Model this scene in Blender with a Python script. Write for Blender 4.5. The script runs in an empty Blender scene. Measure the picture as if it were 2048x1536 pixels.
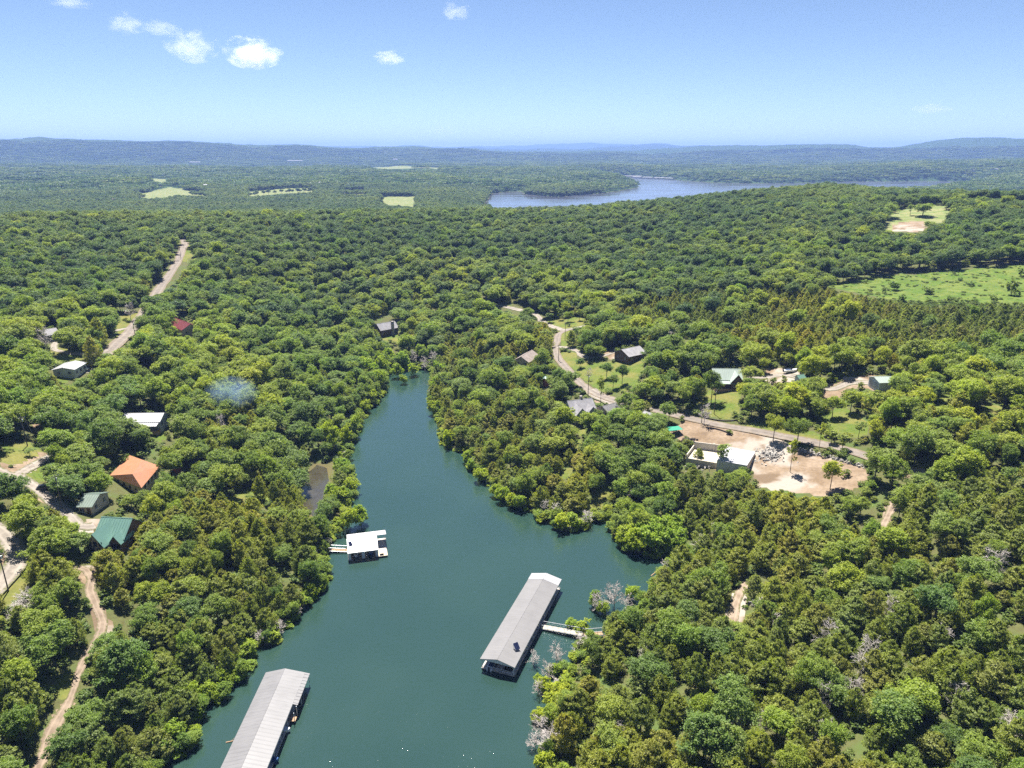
import bpy, bmesh, math, random
import numpy as np
from mathutils import Vector, Matrix

random.seed(7)
RNG = np.random.default_rng(11)
R = math.radians
S = bpy.context.scene
C = S.collection

# ------------------------------------------------------------------ camera
CAM_Z, PITCH, FPX = 120.0, R(18.2), 1410.0          # drone height above the lake, tilt, focal length in photo pixels (2048 wide)
cam = bpy.data.cameras.new('camera')
cam.sensor_width = 36.0
cam.lens = 36.0 * FPX / 2048.0
cam.clip_start, cam.clip_end = 1.0, 90000.0
cam_o = bpy.data.objects.new('camera', cam)
C.objects.link(cam_o)
cam_o.location = (0, 0, CAM_Z)
cam_o.rotation_euler = (R(90) - PITCH, 0, 0)
S.camera = cam_o

# ------------------------------------------------------------------ sky and sun
SUN_EL, SUN_AZ = R(65), R(-15)                       # the sun stands ahead of the camera and slightly to the left
world = bpy.data.worlds.new('World')
S.world = world
world.use_nodes = True
wn, wl = world.node_tree.nodes, world.node_tree.links
wn.clear()
sky = wn.new('ShaderNodeTexSky')
sky.sky_type = 'NISHITA'
sky.sun_disc = False
sky.sun_elevation = SUN_EL
sky.sun_rotation = SUN_AZ
sky.altitude = 2500
sky.air_density, sky.dust_density, sky.ozone_density = 0.8, 0.0, 1.2
bg = wn.new('ShaderNodeBackground')
bg.inputs['Strength'].default_value = 0.05
wo = wn.new('ShaderNodeOutputWorld')
wl.new(sky.outputs[0], bg.inputs[0])
wl.new(bg.outputs[0], wo.inputs[0])
sun = bpy.data.lights.new('sun', 'SUN')
sun.energy = 5.0
sun.angle = R(0.53)
sun.color = (1.0, 0.95, 0.87)
sun_o = bpy.data.objects.new('sun', sun)
C.objects.link(sun_o)
sv = Vector((math.sin(SUN_AZ) * math.cos(SUN_EL), math.cos(SUN_AZ) * math.cos(SUN_EL), math.sin(SUN_EL)))
sun_o.rotation_euler = sv.to_track_quat('Z', 'Y').to_euler()
sun_o.location = sv * 500
S.view_settings.view_transform = 'Standard'
S.view_settings.look = 'None'
S.view_settings.exposure = 1.53
S.view_settings.gamma = 1.0
S.view_settings.use_curve_mapping = False
S.render.engine = 'CYCLES'
cy = S.cycles
cy.max_bounces, cy.diffuse_bounces, cy.glossy_bounces = 12, 3, 3
cy.transmission_bounces, cy.transparent_max_bounces, cy.volume_bounces = 3, 8, 12
cy.sample_clamp_indirect = 4.0
cy.use_denoising = False
cy.use_adaptive_sampling = True
cy.adaptive_threshold = 0.015

# ------------------------------------------------------------------ small tools
def P(px, py, z):
    """point at height z on the line of sight of photo pixel (px, py): used to survey the place"""
    dx, dy = (px - 1024) / FPX, (768 - py) / FPX
    d = np.array([dx, math.cos(PITCH) + dy * math.sin(PITCH), -math.sin(PITCH) + dy * math.cos(PITCH)])
    t = (z - CAM_Z) / d[2]
    return np.array([0, 0, CAM_Z]) + t * d
def elev(py):
    return math.atan((768 - py) / FPX) - PITCH
def elv(px, py):
    dx, dy = (px - 1024) / FPX, (768 - py) / FPX
    return math.atan2(-math.sin(PITCH) + dy * math.cos(PITCH), math.hypot(dx, math.cos(PITCH) + dy * math.sin(PITCH)))
def azim(px, py=600):
    dx, dy = (px - 1024) / FPX, (768 - py) / FPX
    return math.atan2(dx, math.cos(PITCH) + dy * math.sin(PITCH))
def proj(x, y, z):
    q = z - CAM_Z
    dep = y * math.cos(PITCH) - q * math.sin(PITCH)
    up = y * math.sin(PITCH) + q * math.cos(PITCH)
    return 1024 + FPX * x / dep, 768 - FPX * up / dep, dep
def inside(poly, x, y):
    poly = np.asarray(poly, float)
    res = np.zeros(np.shape(x), bool)
    x0, y0, x1, y1 = poly[:, 0].min(), poly[:, 1].min(), poly[:, 0].max(), poly[:, 1].max()
    m = (x >= x0) & (x <= x1) & (y >= y0) & (y <= y1)
    if not m.any():
        return res
    xs, ys = x[m], y[m]
    r = np.zeros(xs.shape, bool)
    n = len(poly)
    for i in range(n):
        xa, ya = poly[i]
        xb, yb = poly[(i + 1) % n]
        if ya == yb:
            continue
        c = (ya > ys) != (yb > ys)
        r ^= c & (xs < (xb - xa) * (ys - ya) / (yb - ya) + xa)
    res[m] = r
    return res
def segdist(poly, x, y, closed=True):
    poly = np.asarray(poly, float)
    d = np.full(np.shape(x), 1e9)
    n = len(poly)
    for i in range(n if closed else n - 1):
        a, b = poly[i], poly[(i + 1) % n]
        ab = b - a
        L2 = max(ab @ ab, 1e-9)
        t = np.clip(((x - a[0]) * ab[0] + (y - a[1]) * ab[1]) / L2, 0, 1)
        d = np.minimum(d, np.hypot(x - a[0] - t * ab[0], y - a[1] - t * ab[1]))
    return d
def vnoise(x, y, seed=0):
    xi, yi = np.floor(x).astype(np.int64), np.floor(y).astype(np.int64)
    fx, fy = x - xi, y - yi
    fx, fy = fx * fx * (3 - 2 * fx), fy * fy * (3 - 2 * fy)
    def h(a, b):
        n = (a * 374761393 + b * 668265263 + seed * 69069) & 0x7fffffff
        n = ((n ^ (n >> 13)) * 1274126177) & 0x7fffffff
        return ((n ^ (n >> 16)) & 0xffff) / 32767.5 - 1
    return (h(xi, yi) * (1 - fx) + h(xi + 1, yi) * fx) * (1 - fy) + (h(xi, yi + 1) * (1 - fx) + h(xi + 1, yi + 1) * fx) * fy
def fbm(x, y, seed=0, n=3):
    return sum(vnoise(x * 2 ** k, y * 2 ** k, seed + k) / 2 ** k for k in range(n)) / 1.6
def smooth_line(pts, step):
    """Catmull-Rom through points, resampled about every step"""
    p = [np.asarray(q, float) for q in pts]
    p = [2 * p[0] - p[1]] + p + [2 * p[-1] - p[-2]]
    out = []
    for i in range(1, len(p) - 2):
        n = max(2, int(np.linalg.norm(p[i + 1] - p[i]) / step))
        for k in range(n):
            t = k / n
            out.append(.5 * ((2 * p[i]) + (p[i + 1] - p[i - 1]) * t + (2 * p[i - 1] - 5 * p[i] + 4 * p[i + 1] - p[i + 2]) * t * t + (3 * p[i] - p[i - 1] - 3 * p[i + 1] + p[i + 2]) * t ** 3))
    out.append(p[-2])
    return np.array(out)

# ------------------------------------------------------------------ materials
class NT:
    def __init__(s, name):
        s.m = bpy.data.materials.new(name)
        s.m.use_nodes = True
        s.t = s.m.node_tree
        s.t.nodes.clear()
        s.out = s.t.nodes.new('ShaderNodeOutputMaterial')
    def n(s, typ, _props=None, **inp):
        nd = s.t.nodes.new('ShaderNode' + typ)
        for k, v in (_props or {}).items():
            setattr(nd, k, v)
        for k, v in inp.items():
            key = int(k[1:]) if k[0] == 'i' and k[1:].isdigit() else k.replace('_', ' ')
            s.put(nd.inputs[key], v)
        return nd
    def put(s, sock, v):
        if isinstance(v, bpy.types.NodeSocket):
            s.t.links.new(v, sock)
        elif isinstance(v, (tuple, list)) and len(v) == 3 and sock.type == 'RGBA':
            sock.default_value = (*v, 1)
        else:
            sock.default_value = v
    def mix(s, f, a, b, blend='MIX'):
        nd = s.t.nodes.new('ShaderNodeMix')
        nd.data_type = 'RGBA'
        nd.blend_type = blend
        s.put(nd.inputs[0], f); s.put(nd.inputs[6], a); s.put(nd.inputs[7], b)
        return nd.outputs[2]
    def math(s, op, a, b=0.0, c=0.0, clamp=False):
        nd = s.t.nodes.new('ShaderNodeMath')
        nd.operation = op
        nd.use_clamp = clamp
        s.put(nd.inputs[0], a); s.put(nd.inputs[1], b); s.put(nd.inputs[2], c)
        return nd.outputs[0]
    def ramp(s, f, stops, interp='LINEAR'):
        nd = s.t.nodes.new('ShaderNodeValToRGB')
        cr = nd.color_ramp
        cr.interpolation = interp
        while len(cr.elements) < len(stops):
            cr.elements.new(0.5)
        for e, (p, c) in zip(cr.elements, stops):
            e.position = p
            e.color = (*c, 1) if len(c) == 3 else c
        s.put(nd.inputs[0], f)
        return nd.outputs[0]
    def noise(s, vec, scale, detail=3, rough=.55):
        nd = s.n('TexNoise', Vector=vec, Scale=scale, Detail=detail, Roughness=rough)
        return nd.outputs['Fac']
    def step(s, f, a, b):
        nd = s.t.nodes.new('ShaderNodeMapRange')
        nd.interpolation_type = 'SMOOTHSTEP'
        s.put(nd.inputs[0], f); s.put(nd.inputs[1], a); s.put(nd.inputs[2], b)
        return nd.outputs[0]
    def done(s, shader):
        s.t.links.new(shader, s.out.inputs[0])
        return s.m

def m_leaf(name, cols, trans=.3, amount=.45):
    """foliage: a colour for each tree, drift over the ground, and leaf to leaf differences"""
    t = NT(name)
    oi = t.n('ObjectInfo')
    geo = t.n('NewGeometry')
    n = len(cols)
    c = t.ramp(oi.outputs['Random'], [((i + .5) / n, q) for i, q in enumerate(cols)])
    drift = t.noise(oi.outputs['Location'], .012, 2)
    c = t.mix(t.step(drift, .38, .66), t.mix(.5, c, (.62, .78, .92), 'MULTIPLY'), t.mix(.45, c, (1.25, 1.12, .75), 'MULTIPLY'))
    c = t.mix(.75, c, t.ramp(t.noise(oi.outputs['Location'], .0035, 3), [(.36, (.62, .74, .80)), (.5, (1, 1, 1)), (.64, (1.3, 1.2, 1.0))]), 'MULTIPLY')
    leaf = t.noise(geo.outputs['Position'], .9, 2)
    c = t.mix(amount, c, t.ramp(leaf, [(.3, (.45, .5, .5)), (.5, (1, 1, 1)), (.7, (1.7, 1.6, 1.25))]), 'MULTIPLY')
    b = t.n('BsdfPrincipled', Base_Color=c, Roughness=.55)
    b.inputs['Specular IOR Level'].default_value = .35
    tr = t.n('BsdfTranslucent', Color=t.mix(1.0, c, (1.15, 1.25, .6), 'MULTIPLY'))
    mx = t.n('MixShader', i0=trans)
    t.put(mx.inputs[1], b.outputs[0]); t.put(mx.inputs[2], tr.outputs[0])
    return t.done(mx.outputs[0])
def m_plain(name, col, rough=.7, var=.25, scale=1.5, metal=0.0, spec=.4, bump=0.0, bscale=8):
    t = NT(name)
    co = t.n('TexCoord')
    nz = t.noise(co.outputs['Object'], scale, 5)
    c = t.mix(var, col, t.ramp(nz, [(.3, tuple(x * .45 for x in col)), (.5, col), (.72, tuple(min(1, x * 1.4) for x in col))]))
    b = t.n('BsdfPrincipled', Base_Color=c, Roughness=t.math('MULTIPLY_ADD', nz, .25, rough - .12), Metallic=metal)
    b.inputs['Specular IOR Level'].default_value = spec
    if bump:
        bn = t.n('Bump', Strength=bump, Distance=.05, Height=t.noise(co.outputs['Object'], bscale, 4))
        t.put(b.inputs['Normal'], bn.outputs[0])
    return t.done(b.outputs[0])
def m_roof(name, col, rough=.38, streak=.35, spec=.5):
    """painted sheet metal, streaked down the slope and weathered in patches"""
    t = NT(name)
    co = t.n('TexCoord')
    mp = t.n('Mapping', Vector=co.outputs['Object'], Scale=(2.2, .25, .25))
    s1 = t.noise(mp.outputs[0], 1.6, 5)
    s2 = t.noise(co.outputs['Object'], .25, 4)
    c = t.mix(streak, col, t.ramp(s1, [(.3, tuple(x * .68 for x in col)), (.55, col)]))
    c = t.mix(streak, c, t.ramp(s2, [(.35, tuple(x * .78 for x in col)), (.6, tuple(min(1, x * 1.1) for x in col))]))
    b = t.n('BsdfPrincipled', Base_Color=c, Roughness=t.math('MULTIPLY_ADD', s1, .3, rough - .15))
    b.inputs['Specular IOR Level'].default_value = spec
    return t.done(b.outputs[0])
def m_shingle(name, col):
    t = NT(name)
    co = t.n('TexCoord')
    br = t.n('TexBrick', Vector=co.outputs['Object'], Color1=col, Color2=tuple(x * .7 for x in col), Mortar=tuple(x * .45 for x in col), Scale=1.6)
    nz = t.noise(co.outputs['Object'], .6, 5)
    c = t.mix(.4, br.outputs[0], t.ramp(nz, [(.3, tuple(x * .5 for x in col)), (.7, tuple(x * 1.4 for x in col))]))
    return t.done(t.n('BsdfPrincipled', Base_Color=c, Roughness=.85).outputs[0])

M = {}
M['oak'] = m_leaf('oak_leaves', [(0.139, 0.205, 0.038), (0.199, 0.267, 0.038), (0.251, 0.310, 0.048), (0.165, 0.248, 0.063), (0.285, 0.329, 0.042), (0.218, 0.279, 0.072)], .5, .5)
M['oak_light'] = m_leaf('light_oak_leaves', [(0.241, 0.318, 0.031), (0.286, 0.339, 0.032), (0.213, 0.307, 0.045), (0.319, 0.360, 0.036)], .5, .5)
M['cedar'] = m_leaf('cedar_sprays', [(0.236, 0.270, 0.043), (0.275, 0.299, 0.048), (0.304, 0.319, 0.052), (0.236, 0.279, 0.063), (0.304, 0.294, 0.059)], .48, .3)
M['willow'] = m_leaf('shore_leaves', [(.370, .425, .028), (.400, .440, .032), (.340, .410, .032), (.300, .390, .040)], .5)
M['grove'] = m_leaf('far_oak_leaves', [(0.100, 0.157, 0.040), (0.133, 0.190, 0.045), (0.165, 0.216, 0.047), (0.114, 0.179, 0.061)], .42, .5)  # oak leaves darkened: crown self-shade and distance haze put into the colour
M['scrub'] = m_leaf('scrub_leaves', [(.135, .190, 0.025), (.110, .165, 0.024), (.165, .205, 0.030)], .42)
M['bark'] = m_plain('bark', (.075, .060, .046), .9, .6, 6)
M['dead'] = m_plain('dead_wood', (.52, .47, .44), .9, .5, 4)
M['white_roof'] = m_roof('white_sheet_metal', (0.156, 0.153, 0.156), .45)
M['grey_roof'] = m_roof('galvanised_sheet_metal', (0.140, 0.136, 0.137), .55)
M['new_roof'] = m_roof('new_sheet_metal', (0.302, 0.302, 0.310), .4, .15)
M['boat_roof'] = m_roof('boathouse_sheet_metal', (.45, .45, .46), .34, .15)
M['orange_roof'] = m_roof('orange_sheet_metal', (0.347, 0.163, 0.087), .42, .25)
M['green_roof'] = m_roof('green_sheet_metal', (.12, .225, .185), .4, .25)
M['pale_green_roof'] = m_roof('pale_green_sheet_metal', (.13, .17, .14), .4, .25)
M['light_green_roof'] = m_roof('light_green_sheet_metal', (.27, .32, .28), .4, .2)
M['red_roof'] = m_roof('red_sheet_metal', (.15, .026, .026), .45, .25)
M['slate'] = m_shingle('grey_shingle', (.27, .262, .275))
M['brown_shingle'] = m_shingle('brown_shingle', (.26, .215, .19))
M['white_wall'] = m_plain('white_siding', (.52, .54, .56), .6, .15)
M['tan_wall'] = m_plain('tan_siding', (.42, .34, .25), .8, .25)
M['brown_wall'] = m_plain('brown_siding', (.12, .075, .05), .8, .3)
M['red_wall'] = m_plain('red_siding', (.26, .07, .04), .8, .3)
M['grey_wall'] = m_plain('grey_siding', (.34, .35, .37), .8, .2)
M['stone'] = m_plain('stone', (.34, .30, .27), .9, .5, 3, bump=.5)
M['concrete'] = m_plain('concrete', (.48, .44, .38), .85, .3, .8)
M['cream'] = m_plain('cream_board', (.42, .37, .28), .8, .25, .7)
M['white_sheet'] = m_plain('white_membrane', (.36, .36, .375), .5, .3, .5)
M['glass'] = m_plain('window_glass', (.02, .025, .03), .12, .1, spec=.6)
M['dark'] = m_plain('dark_timber', (.045, .035, .028), .85, .4)
M['wood'] = m_plain('weathered_timber', (.30, .20, .12), .85, .45, 2.5)
M['grey_wood'] = m_plain('grey_planks', (.42, .38, .34), .85, .4, 3)
M['steel'] = m_plain('galvanised_steel', (.55, .57, .60), .45, .15, metal=.3)
M['float'] = m_plain('float_tub', (.10, .13, .19), .7, .3)
M['solar'] = m_plain('solar_cells', (.012, .016, .045), .22, .1, spec=.6)
M['white_paint'] = m_plain('white_gelcoat', (.75, .76, .78), .25, .06, spec=.6)
M['blue_paint'] = m_plain('blue_gelcoat', (.04, .09, .22), .25, .1, spec=.6)
M['black_paint'] = m_plain('black_paint', (.015, .016, .02), .3, .1, spec=.6)
M['canvas'] = m_plain('blue_canvas', (.035, .06, .12), .9, .2)
M['tyre'] = m_plain('tyre_rubber', (.02, .02, .02), .9, .2)
M['green_canvas'] = m_plain('green_canopy', (.02, .26, .16), .7, .2)
M['orange_plastic'] = m_plain('orange_plastic', (.7, .12, .03), .6, .1)
M['pole'] = m_plain('pole_timber', (.13, .10, .08), .9, .4, 3)
M['rubble'] = m_plain('pale_rubble', (.36, .335, .30), .9, .5, 1.2)
M['rock'] = m_plain('field_stone', (.27, .25, .22), .9, .5, 1.5)

def m_road(name, a, b, edge):
    t = NT(name)
    co = t.n('TexCoord')
    uv = t.n('UVMap')
    sx = t.n('SeparateXYZ', Vector=uv.outputs[0])
    n1 = t.noise(co.outputs['Object'], .35, 5)
    n2 = t.noise(co.outputs['Object'], 4.0, 4)
    c = t.mix(t.step(n1, .35, .68), a, b)
    c = t.mix(.3, c, t.ramp(n2, [(.3, (.5, .5, .5)), (.7, (1.3, 1.3, 1.3))]), 'MULTIPLY')
    off = t.math('ABSOLUTE', t.math('SUBTRACT', sx.outputs[0], .5))
    ru = t.math('ABSOLUTE', t.math('SUBTRACT', off, .22))
    c = t.mix(t.math('MULTIPLY', t.step(ru, .10, .02), .35), c, tuple(min(1, x * 1.35) for x in b))
    e = t.step(t.math('ADD', off, t.math('MULTIPLY', t.math('SUBTRACT', t.noise(co.outputs['Object'], .9, 4), .5), .7)), .34, .48)
    c = t.mix(e, c, edge)
    return t.done(t.n('BsdfPrincipled', Base_Color=c, Roughness=.95).outputs[0])
M['asphalt'] = m_road('old_asphalt', (0.135, 0.113, 0.095), (0.189, 0.158, 0.131), (0.153, 0.117, 0.068))
M['gravel'] = m_road('pale_gravel', (0.171, 0.146, 0.121), (0.252, 0.221, 0.186), (0.101, 0.101, 0.041))
M['dirt_track'] = m_road('dirt_track', (0.151, 0.111, 0.076), (0.242, 0.186, 0.136), (0.090, 0.086, 0.031))

def m_ground():
    t = NT('forest_floor_and_fields')
    geo = t.n('NewGeometry')
    pos = geo.outputs['Position']
    at = t.n('Attribute', {'attribute_name': 'cover'})
    sp = t.n('SeparateColor', Color=at.outputs['Color'])
    a2 = t.n('Attribute', {'attribute_name': 'cover2'})
    s2 = t.n('SeparateColor', Color=a2.outputs['Color'])
    n1, n2, n3 = t.noise(pos, .11, 5), t.noise(pos, .9, 5), t.noise(pos, .02, 4)
    rag = t.math('MULTIPLY', t.math('SUBTRACT', n1, .5), .9)
    floor = t.mix(n2, (0.061, 0.052, 0.026), (0.109, 0.123, 0.041))
    floor = t.mix(t.step(n1, .45, .7), floor, (0.072, 0.109, 0.029))
    far = t.mix(n3, (0.020, 0.045, 0.014), (0.042, 0.076, 0.025))
    far = t.mix(.8, far, t.ramp(t.noise(pos, .05, 3), [(.35, (.45, .5, .55)), (.6, (1.3, 1.3, 1.1))]), 'MULTIPLY')
    c = t.mix(s2.outputs[0], floor, far)
    lawn = t.mix(t.step(n1, .35, .65), (0.086, 0.124, 0.022), (0.146, 0.142, 0.041))
    lawn = t.mix(.5, lawn, t.ramp(n2, [(.3, (.55, .6, .6)), (.7, (1.3, 1.25, 1.2))]), 'MULTIPLY')
    dirt = t.mix(t.step(n1, .3, .7), (0.169, 0.118, 0.073), (0.263, 0.200, 0.142))
    dirt = t.mix(.5, dirt, t.ramp(n2, [(.3, (.55, .55, .55)), (.7, (1.25, 1.25, 1.25))]), 'MULTIPLY')
    dirt = t.mix(t.step(t.noise(pos, .045, 4), .52, .62), dirt, (0.298, 0.261, 0.221))
    dirt = t.mix(t.step(t.noise(pos, .07, 3), .56, .66), dirt, (0.144, 0.104, 0.068))
    scrub = t.mix(t.step(n1, .35, .65), (0.071, 0.118, 0.020), (0.110, 0.139, 0.032))
    scrub = t.mix(.6, scrub, t.ramp(t.noise(pos, .35, 4), [(.35, (.55, .65, .6)), (.6, (1.25, 1.2, 1.1))]), 'MULTIPLY')
    hay = t.mix(n3, (0.156, 0.172, 0.063), (0.240, 0.225, 0.115))
    hay = t.mix(t.step(n1, .4, .6), hay, (0.125, 0.162, 0.052))
    def cov(x):
        return t.step(t.math('ADD', x, rag), .42, .58)
    c = t.mix(cov(sp.outputs[0]), c, lawn)
    c = t.mix(cov(sp.outputs[2]), c, scrub)
    c = t.mix(cov(s2.outputs[1]), c, hay)
    c = t.mix(cov(sp.outputs[1]), c, dirt)
    wet = t.n('SeparateXYZ', Vector=pos)
    c = t.mix(t.math('MULTIPLY', t.step(wet.outputs[2], .7, .05), .7), c, (.11, .085, .04))
    b = t.n('BsdfPrincipled', Base_Color=c, Roughness=.95)
    b.inputs['Specular IOR Level'].default_value = .1
    bn = t.n('Bump', Strength=.5, Distance=.4, Height=n2)
    t.put(b.inputs['Normal'], bn.outputs[0])
    return t.done(b.outputs[0])
def m_water():
    t = NT('lake_water')
    geo = t.n('NewGeometry')
    pos = geo.outputs['Position']
    mp = t.n('Mapping', Vector=pos, Scale=(1.0, 1.6, 1.0), Rotation=(0, 0, .35))
    h = t.math('ADD', t.noise(mp.outputs[0], .55, 4, .6), t.math('MULTIPLY', t.noise(mp.outputs[0], 2.6, 3), .35))
    n3 = t.noise(pos, .02, 3)
    c = t.mix(t.step(n3, .3, .7), (.018, .043, .035), (.021, .048, .038))
    b = t.n('BsdfPrincipled', Base_Color=c, Roughness=t.math('MULTIPLY_ADD', t.step(n3, .4, .62), .05, .03), IOR=1.8)
    bn = t.n('Bump', Strength=.3, Distance=.25, Height=h)
    t.put(b.inputs['Normal'], bn.outputs[0])
    return t.done(b.outputs[0])
def m_lake():
    t = NT('far_lake_water')
    pos = t.n('NewGeometry').outputs['Position']
    mp = t.n('Mapping', Vector=pos, Scale=(.25, 1.0, 1.0))
    n = t.noise(mp.outputs[0], .02, 4)
    b = t.n('BsdfPrincipled', Base_Color=(.070, .076, .086), Roughness=t.math('MULTIPLY_ADD', t.step(n, .4, .6), .12, .10), IOR=1.5)
    return t.done(b.outputs[0])
M['pond'] = m_plain('murky_pond_water', (.045, .040, .026), .14, .4, .3, spec=1.0)
M['ground'], M['water'], M['lake'] = m_ground(), m_water(), m_lake()

# ------------------------------------------------------------------ mesh tools
class MB:
    def __init__(s):
        s.v, s.f = [], []
    def poly(s, pts):
        i = len(s.v)
        s.v += [tuple(p) for p in pts]
        s.f.append(tuple(range(i, i + len(pts))))
        return s
    def hexa(s, b, t):
        """solid between a bottom loop and a top loop"""
        n, i = len(b), len(s.v)
        s.v += [tuple(p) for p in b] + [tuple(p) for p in t]
        s.f.append(tuple(range(i + n - 1, i - 1, -1)))
        s.f.append(tuple(range(i + n, i + 2 * n)))
        for k in range(n):
            s.f.append((i + k, i + (k + 1) % n, i + n + (k + 1) % n, i + n + k))
        return s
    def box(s, x0, x1, y0, y1, z0, z1):
        return s.hexa([(x0, y0, z0), (x1, y0, z0), (x1, y1, z0), (x0, y1, z0)], [(x0, y0, z1), (x1, y0, z1), (x1, y1, z1), (x0, y1, z1)])
    def tube(s, a, b, r0, r1=None, n=6):
        a, b = Vector(a), Vector(b)
        r1 = r0 if r1 is None else r1
        d = (b - a).normalized()
        u = d.orthogonal().normalized()
        w = d.cross(u)
        ring = lambda c, r: [c + (u * math.cos(k * 2 * math.pi / n) + w * math.sin(k * 2 * math.pi / n)) * r for k in range(n)]
        return s.hexa(ring(a, r0), ring(b, r1))
    def mesh(s, name, mat, smooth=False):
        me = bpy.data.meshes.new(name)
        me.from_pydata(s.v, [], s.f)
        me.materials.append(M[mat] if isinstance(mat, str) else mat)
        if smooth:
            me.shade_smooth()
        me.update()
        return me
    def build(s, name, mat, parent=None, label=None):
        o = bpy.data.objects.new(name, s.mesh(name, mat))
        C.objects.link(o)
        if parent:
            o.parent = parent
        if label:
            o['label'] = label
        return o
def tag(o, label=None, cat=None, group=None, kind=None):
    for k, v in (('label', label), ('category', cat), ('group', group), ('kind', kind)):
        if v:
            o[k] = v
    return o
def empty(name, loc, rz=0, label=None, cat=None, group=None):
    o = bpy.data.objects.new(name, None)
    C.objects.link(o)
    o.empty_display_size = .5
    o.location = tuple(loc)
    o.rotation_euler = (0, 0, rz)
    return tag(o, label, cat, group)
def np_mesh(name, verts, quads, mats, mat_index=None):
    me = bpy.data.meshes.new(name)
    verts = np.asarray(verts, np.float32)
    quads = np.asarray(quads, np.int32)
    k = quads.shape[1]
    me.vertices.add(len(verts))
    me.vertices.foreach_set('co', verts.ravel())
    me.loops.add(quads.size)
    me.loops.foreach_set('vertex_index', quads.ravel())
    me.polygons.add(len(quads))
    me.polygons.foreach_set('loop_start', np.arange(0, quads.size, k, dtype=np.int32))
    me.polygons.foreach_set('loop_total', np.full(len(quads), k, np.int32))
    for m in mats:
        me.materials.append(M[m])
    if mat_index is not None:
        me.polygons.foreach_set('material_index', np.asarray(mat_index, np.int32))
    me.update(calc_edges=True)
    return me
# ------------------------------------------------------------------ terrain
COVE_PX = [(300, 1560), (330, 1520), (372, 1500), (392, 1452), (398, 1415), (432, 1402), (470, 1362), (492, 1340), (505, 1302), (548, 1282), (568, 1248), (596, 1232), (614, 1205),
           (642, 1182), (652, 1160), (640, 1120), (655, 1085), (672, 1066), (690, 1040), (694, 1010), (702, 982), (698, 950), (688, 912), (706, 884),
           (722, 846), (732, 822), (752, 806), (768, 778), (772, 752), (800, 742), (850, 738), (868, 752), (862, 800), (878, 838), (886, 882), (905, 898),
           (930, 906), (946, 938), (980, 968), (1012, 1002), (1060, 1022), (1100, 1050), (1150, 1062), (1188, 1042), (1206, 1040), (1222, 1058), (1240, 1092), (1300, 1112), (1362, 1112),
           (1372, 1128), (1345, 1150), (1310, 1172), (1285, 1215), (1270, 1245), (1225, 1255), (1195, 1285), (1165, 1300), (1145, 1335), (1120, 1380), (1100, 1420), (1105, 1480), (1095, 1540), (1110, 1640), (1150, 1800), (200, 1800), (240, 1640)]
POND_PX = [(610, 1018), (598, 985), (610, 950), (634, 930), (652, 936), (658, 965), (648, 1000), (630, 1036)]
LAKE_PX = [(960, 425), (972, 405), (985, 387), (1010, 384), (1042, 383), (1050, 389), (1115, 394), (1200, 387), (1262, 378), (1279, 374), (1268, 367), (1246, 360), (1216, 351), (1260, 352), (1300, 355),
           (1370, 361), (1420, 365), (1500, 367), (1600, 366), (1700, 363), (1760, 363), (1850, 362), (1936, 363), (1965, 370), (1800, 388), (1500, 396), (1300, 420), (1150, 432)]
COVE = np.array([P(x, y, 0)[:2] for x, y in COVE_PX])
COVE = smooth_line(np.vstack([COVE, COVE[:1]]), 3.0)[:-1]
POND = np.array([P(x, y, 0)[:2] for x, y in POND_PX])
LAKE = np.array([P(x, y, 0)[:2] for x, y in LAKE_PX])

ctrl = []
def cpx(px, py, z):
    q = P(px, py, z)
    ctrl.append((math.atan2(q[0], q[1]), math.log(math.hypot(q[0], q[1])), z))
def cr(px, r, z):
    ctrl.append((azim(px, 400), math.log(r), z))
for q in [(0, 1536, 15), (200, 1400, 10), (0, 1200, 21), (200, 1150, 16), (350, 1250, 10), (0, 950, 26), (200, 1050, 18), (270, 950, 17), (450, 950, 11), (130, 740, 28), (287, 840, 20),
          (450, 800, 17), (600, 800, 12), (240, 680, 30), (0, 600, 38), (360, 650, 27), (550, 650, 21), (350, 520, 42), (200, 500, 46), (500, 520, 40), (0, 470, 52), (-200, 700, 36), (-200, 1100, 26), (-250, 1500, 20),
          (700, 620, 15), (772, 655, 10), (800, 560, 24), (900, 500, 37), (700, 500, 38), (1000, 560, 27), (780, 720, 5), (900, 660, 14),
          (1200, 500, 38), (1200, 620, 21), (1450, 620, 31), (1500, 500, 46), (1500, 680, 30), (1850, 680, 37), (2048, 700, 38), (1260, 705, 22), (1130, 690, 18), (1100, 760, 14), (1160, 810, 14), (1340, 860, 15),
          (1450, 910, 15), (1460, 750, 24), (1640, 780, 26), (1760, 765, 30), (1900, 820, 31), (2048, 850, 31), (1700, 950, 20), (1850, 950, 24), (1600, 1000, 17), (1400, 1000, 10), (1800, 1150, 17), (2048, 1100, 26),
          (2048, 1300, 22), (1600, 1250, 11), (1400, 1250, 7), (1800, 1450, 14), (1300, 1450, 7), (2048, 1536, 18), (2300, 1300, 26), (2300, 800, 38), (1000, 800, 9), (1050, 900, 9), (1850, 560, 41), (2048, 560, 46), (1700, 600, 38), (1850, 440, 62), (2250, 560, 50)]:
    cpx(*q)
for px in range(-500, 2600, 150):
    cr(px, 60, 12); cr(px, 42, 14)
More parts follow.
